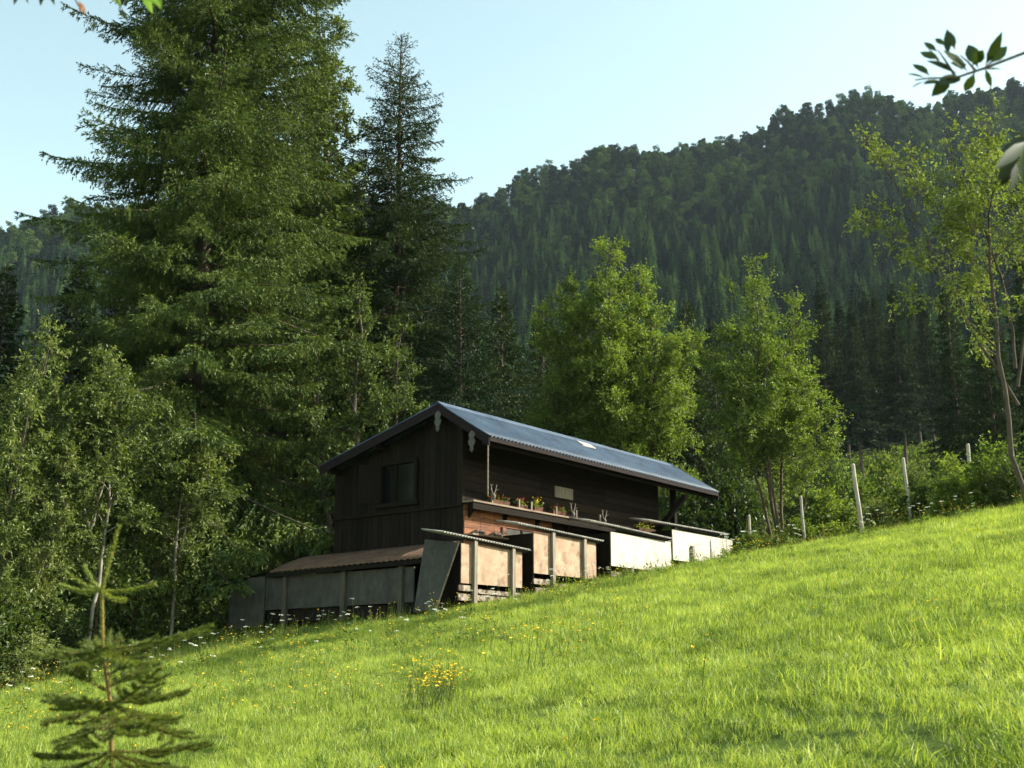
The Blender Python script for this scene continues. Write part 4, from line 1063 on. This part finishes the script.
# ------------------------------------------------------------------ young spruce close to the camera
def young_spruce():
    g = np.random.default_rng(5)
    Yd = 4.5; b = np.array(spot(104, Yd)); base = b.copy()
    st = MB(); A = []; B = []
    def P(px, py, dy=0.0): return pt(px, py, Yd + dy) - base
    main = [np.array([0, 0, -.1]), P(112, 760), P(110, 700), P(103, 650), P(102, 591)]
    st.tube(main, [.014, .009, .0075, .006, .005], 7)
    def shoot(a, b, r=.004, bend=0.0, rep=1):
        r = r * .55
        a = np.array(a); b = np.array(b); m_ = (a + b) / 2 + np.array([0, 0, bend])
        st.tube([a, m_, b], [r, r * .8, r * .5], 5)
        for _ in range(rep): A.extend([a, m_]); B.extend([m_, b])
        return m_
    c = P(102, 591)
    shoot(c, P(119, 526), .005, 0)
    for q, dy in (((66, 572), -.05), ((84, 566), .10), ((155, 584), .05), ((125, 600), -.22), ((60, 585), .2)): shoot(c, P(*q, dy), .004, -.012)
    A.append(main[3]); B.append(main[4])
    fresh = (np.array(A), np.array(B)); A.clear(); B.clear()
    def bough(o, tip, n=5, side=.14):
        o = np.array(o); tip = np.array(tip); L = np.linalg.norm(tip - o); ax = (tip - o) / L
        m_ = shoot(o, tip, .006, -.05 * L)
        sd_ = unit(np.cross(ax, [0, 0, 1.0]))
        for k in range(n):
            t = .25 + .65 * k / n + g.uniform(0, .08)
            p = o + (tip - o) * t + np.array([0, 0, -.05 * L * 4 * t * (1 - t) * .5])
            for q in (-1, 1):
                e = p + (ax * .75 + sd_ * q * .75 + np.array([0, 0, g.uniform(-.2, .15)])) * L * (1 - t * .6) * .42 * g.uniform(.7, 1.1)
                shoot(p, e, .004, -.01)
    c2 = P(103, 650)
    for tip, dy in (((28, 652), .05), ((212, 625), .10), ((150, 664), -.28), ((70, 668), -.25), ((150, 640), .35), ((62, 648), .3)): bough(c2, P(*tip, dy), 5)
    c3 = P(110, 702)
    for tip, dy in (((42, 722), -.1), ((190, 690), .05), ((120, 735), -.42), ((70, 748), -.38), ((165, 720), -.3), ((60, 700), .3), ((150, 690), .35), ((185, 738), -.2)): bough(c3, P(*tip, dy), 6)
    c4 = P(112, 752)
    for tip, dy in (((38, 754), -.05), ((208, 742), .1), ((175, 790), -.4), ((60, 800), -.4), ((110, 800), -.5), ((30, 775), .25), ((190, 770), .3), ((200, 776), -.1)): bough(c4, P(*tip, dy), 7)
    for k in range(9):
        t_ = g.uniform(.42, 1.0); o_ = main[3] * t_ + main[1] * (1 - t_) if t_ < .99 else main[3]
        a_ = g.random() * 6.283; L_ = .42 - .26 * t_ + g.uniform(-.05, .05); e_ = R(g.uniform(8, 38))
        bough(o_, o_ + L_ * np.array([math.cos(a_) * math.cos(e_), math.sin(a_) * math.cos(e_), math.sin(e_)]), 5)
    for zz_ in (.12, .3):
        c5 = np.array([0, 0, zz_])
        for k in range(8):
            a = k * .785 + zz_ * 9; bough(c5, c5 + np.array([math.cos(a) * .62, math.sin(a) * .62, .02]), 5)
    A_, B_ = np.array(A), np.array(B)
    T = dress(A_, B_, .00042, .0185, .0026, g, spread=.8)
    cr = MB(); cr.tris(T)
    root = empty('young_spruce', base, 'small young spruce with a tall single leader in the near left corner', 'tree')
    st.build('trunk', M['twig_brown'], root, True); cr.build('needles', M['needle_young'], root)
    ns_ = MB(); ns_.tris(dress(*fresh, .0004, .0175, .0028, g, spread=.8)); ns_.build('new_shoots', M['needle_fresh'], root)['label'] = 'pale yellow-green new shoots at the top'
young_spruce()

# ------------------------------------------------------------------ twigs reaching in from trees beside the camera
def overhang(name, label, base, trunk_pts, twigs, leafs, mats):
    root = empty(name, base, label, 'tree'); base = np.array(base)
    st = MB(); st.tube([np.array(p) - base for p in trunk_pts], np.linspace(.034, .010, len(trunk_pts)), 8)
    g = np.random.default_rng(len(leafs))
    for tw, r_ in twigs: st.tube([np.array(p) - base for p in tw], np.linspace(r_, r_ * .35, len(tw)), 6)
    st.build('trunk', M['bark_brown'], root, True)
    for nm, mt in mats:
        mb = MB()
        for (p, q, wd, which) in leafs:
            if which != nm: continue
            p = np.array(p) - base; q = np.array(q) - base; d = q - p; L = np.linalg.norm(d); d /= L
            s = unit(np.cross(d, unit(np.array([g.normal() * .35, -1, .25 + g.normal() * .5])))); nn = np.cross(s, d)
            u = np.array([0, .12, .35, .6, .82, 1]); w_ = np.array([.02, .10, .46, .5, .28, .0]) * wd
            mid = p + np.outer(u * L, d) - np.outer(.10 * L * u * u, nn)
            V = np.concatenate([mid + s * w_[:, None] + nn * .06 * w_[:, None] * 3, mid, mid - s * w_[:, None] + nn * .06 * w_[:, None] * 3])
            F = []
            for k in range(5): F += [[k, k + 1, k + 7, k + 6], [k + 6, k + 7, k + 13, k + 12]]
            mb.add(V, F)
        mb.build(nm, M[mt], root, True)
Yn = 3.0
def q(px, py, dy=0): return pt(px, py, Yn + dy)
bx, by = 3.9, 3.5; b0 = np.array([bx, by, gz(bx, by)])
T_ = [b0 - [0, 0, .2], b0 + [.03, 0, 1.2], b0 + [-.02, .03, 2.4], b0 + [.05, 0, 3.6], b0 + [0, .05, 4.6]]
main = [b0 + [-.02, .03, 2.35], q(1110, 20, .1), q(1024, 53), q(985, 68), q(955, 78, -.03), q(930, 78, -.02), q(915, 80)]
low = [b0 + [.0, 0, 2.0], q(1100, 110, .1), q(1040, 128), q(1022, 150), q(1008, 172)]
LV = []
for (a, b_, w_) in [((985, 66), (1003, 33), 13), ((990, 64), (1007, 45), 16), ((985, 68), (992, 88), 7), ((978, 68), (967, 40), 16), ((968, 72), (945, 48), 18), ((962, 70), (955, 58), 18),
                    ((958, 74), (928, 58), 17), ((952, 76), (932, 96), 16), ((962, 76), (940, 82), 18), ((975, 72), (964, 95), 12), ((940, 66), (930, 42), 9), ((948, 58), (947, 25), 9), ((938, 52), (922, 40), 7),
                    ((930, 76), (912, 60), 10), ((926, 78), (908, 72), 6), ((930, 80), (911, 85), 8), ((945, 82), (925, 80), 12), ((984, 70), (1004, 66), 6), ((972, 66), (985, 48), 14), ((945, 46), (934, 36), 7), ((955, 50), (949, 30), 9), ((940, 60), (918, 50), 9)]:
    dy = rng.uniform(-.12, .12); LV.append((q(*a), q(*b_, dy), w_ / 440, 'leaves'))
for (a, b_, w_) in [((1030, 135), (1004, 150), 14), ((1028, 140), (1000, 165), 18), ((1020, 150), (998, 178), 16), ((1016, 158), (1014, 190), 15), ((1024, 148), (1028, 186), 18), ((1012, 168), (1001, 186), 13), ((1035, 132), (1012, 133), 10)]:
    LV.append((q(*a), q(*b_, rng.uniform(-.1, .1)), w_ / 520, 'leaves'))
# the rest of the sapling's crown, out of the frame
for k in range(150):
    h = rng.uniform(2.2, 4.7); a = rng.uniform(-1.4, 1.7); r_ = rng.uniform(.1, .75)
    p = b0 + np.array([math.cos(a) * r_ + .12, math.sin(a) * r_, h]); d = np.array([math.cos(a), math.sin(a), rng.uniform(-.5, .3)]) * .085
    LV.append((p, p + d, .04, 'leaves'))
TW = [(main, .006), (low, .005)] + [([b0 + [0, 0, h], b0 + np.array([.35 * math.cos(a), .35 * math.sin(a), h + .2]), b0 + np.array([.75 * math.cos(a), .75 * math.sin(a), h + .3])], .008) for h, a in ((2.3, .2), (2.8, 1.2), (3.2, -.9), (3.7, .6), (4.1, -.3))]
TW += [([q(975, 70), q(968, 62), q(960, 55)], .004), ([q(955, 76), q(945, 60), q(938, 50)], .004), ([q(985, 68), q(998, 55)], .003)]
overhang('overhanging_sapling', 'sapling whose dark oval leaves reach in at the upper right corner', b0, T_, TW, LV, [('leaves', 'leaf_near')])
bx, by = -3.9, 3.5; b0 = np.array([bx, by, gz(bx, by)])
T_ = [b0 - [0, 0, .2], b0 + [.03, 0, 1.4], b0 + [-.03, .03, 2.8], b0 + [.03, 0, 4.2], b0 + [.02, .05, 5.2]]
main = [b0 + [0, 0, 3.45], q(-80, -70, .1), q(20, -45), q(90, -25), q(140, -20), q(165, -14)]
TW = [(main, .010), ([q(60, -32), q(78, 5), q(92, 24)], .003), ([q(100, -24), q(115, -4), q(124, 12)], .003)]
LV = [(q(150, -18), q(162, 9, .03), .030, 'bright_leaf'), (q(142, -18), q(150, 12, -.02), .028, 'bright_leaf'), (q(136, -16), q(158, 4, -.05), .024, 'bright_leaf'), (q(110, -8), q(122, 6), .02, 'bright_leaf'),
      (q(78, 0), q(86, 14), .016, 'withered_leaf'), (q(80, 2), q(80, 13), .012, 'withered_leaf'), (q(118, 8), q(128, 20), .014, 'leaves'), (q(95, 20), q(92, 32), .012, 'leaves'),
      (q(20, -20), q(14, 4), .018, 'leaves'), (q(44, -20), q(40, 5), .018, 'leaves'), (q(48, -20), q(53, 4), .018, 'leaves'), (q(25, -18), q(26, 3), .015, 'leaves')]
for k in range(120):
    h = rng.uniform(3.3, 5.3); a = rng.uniform(1.2, 5.0); r_ = rng.uniform(.1, .7)
    p = b0 + np.array([math.cos(a) * r_, math.sin(a) * r_, h]); d = np.array([math.cos(a), math.sin(a), rng.uniform(-.5, .3)]) * .08
    LV.append((p, p + d, .035, 'leaves'))
M['leaf_withered'] = leaf_mat('withered_leaf', (.2, .07, .03), (.28, .11, .04), (.35, .16, .06), trans=.3)
overhang('overhanging_tree', 'tree whose bright green leaf tips hang in at the upper left corner', b0, T_, TW, LV, [('leaves', 'leaf_near'), ('bright_leaf', 'leaf_bright'), ('withered_leaf', 'leaf_withered')])

# ------------------------------------------------------------------ haze, sky, sun
def haze():
    mb = MB(); mb.box(-880, 880, -75, 985, -260, 330)
    m, nt, out = mat_new('thin_air')
    v = N(nt, 'ShaderNodeVolumePrincipled'); v.inputs['Color'].default_value = (.62, .78, 1, 1)
    v.inputs['Density'].default_value = HAZE; v.inputs['Anisotropy'].default_value = .2
    nt.links.new(v.outputs[0], out.inputs['Volume'])
    try: m.cycles.homogeneous_volume = True
    except Exception: pass
    return tag(mb.build('haze', m), 'thin bluish air over the valley', 'haze', kind='stuff')
HAZE = .00006
haze()

SUN_AZ, SUN_EL = R(7), R(33)     # azimuth: from +x turned towards +y (ahead of the camera)
sd = Vector((math.cos(SUN_AZ) * math.cos(SUN_EL), math.sin(SUN_AZ) * math.cos(SUN_EL), math.sin(SUN_EL)))
sl = bpy.data.lights.new('sun', 'SUN'); sl.energy = 5.0; sl.angle = R(.5); sl.color = (1, .91, .76)
so = bpy.data.objects.new('sun', sl); COL.objects.link(so); so.rotation_euler = sd.to_track_quat('Z', 'Y').to_euler(); so.location = (60, 10, 60)
w = bpy.data.worlds.new('World'); scene.world = w; w.use_nodes = True
nt = w.node_tree; bg = nt.nodes['Background']
sky = nt.nodes.new('ShaderNodeTexSky'); sky.sky_type = 'NISHITA'; sky.sun_disc = False
sky.sun_elevation = SUN_EL; sky.sun_rotation = math.atan2(sd.x, sd.y)
sky.air_density = 1.0; sky.dust_density = 1.6; sky.ozone_density = .3; sky.altitude = 800
nt.links.new(mixc(nt, 1.0, sky.outputs[0], (1.38, 1.30, .88), 'MULTIPLY'), bg.inputs[0]); bg.inputs[1].default_value = .14

vs = scene.view_settings
scene.display_settings.display_device = 'sRGB'
vs.view_transform = 'Standard'; vs.look = 'None'; vs.gamma = 1; vs.use_curve_mapping = False; vs.exposure = 1.4
cy = scene.cycles
cy.max_bounces = 6; cy.diffuse_bounces = 3; cy.glossy_bounces = 2; cy.transmission_bounces = 3; cy.transparent_max_bounces = 4; cy.volume_bounces = 0
cy.caustics_reflective = False; cy.caustics_refractive = False
cy.use_denoising = True
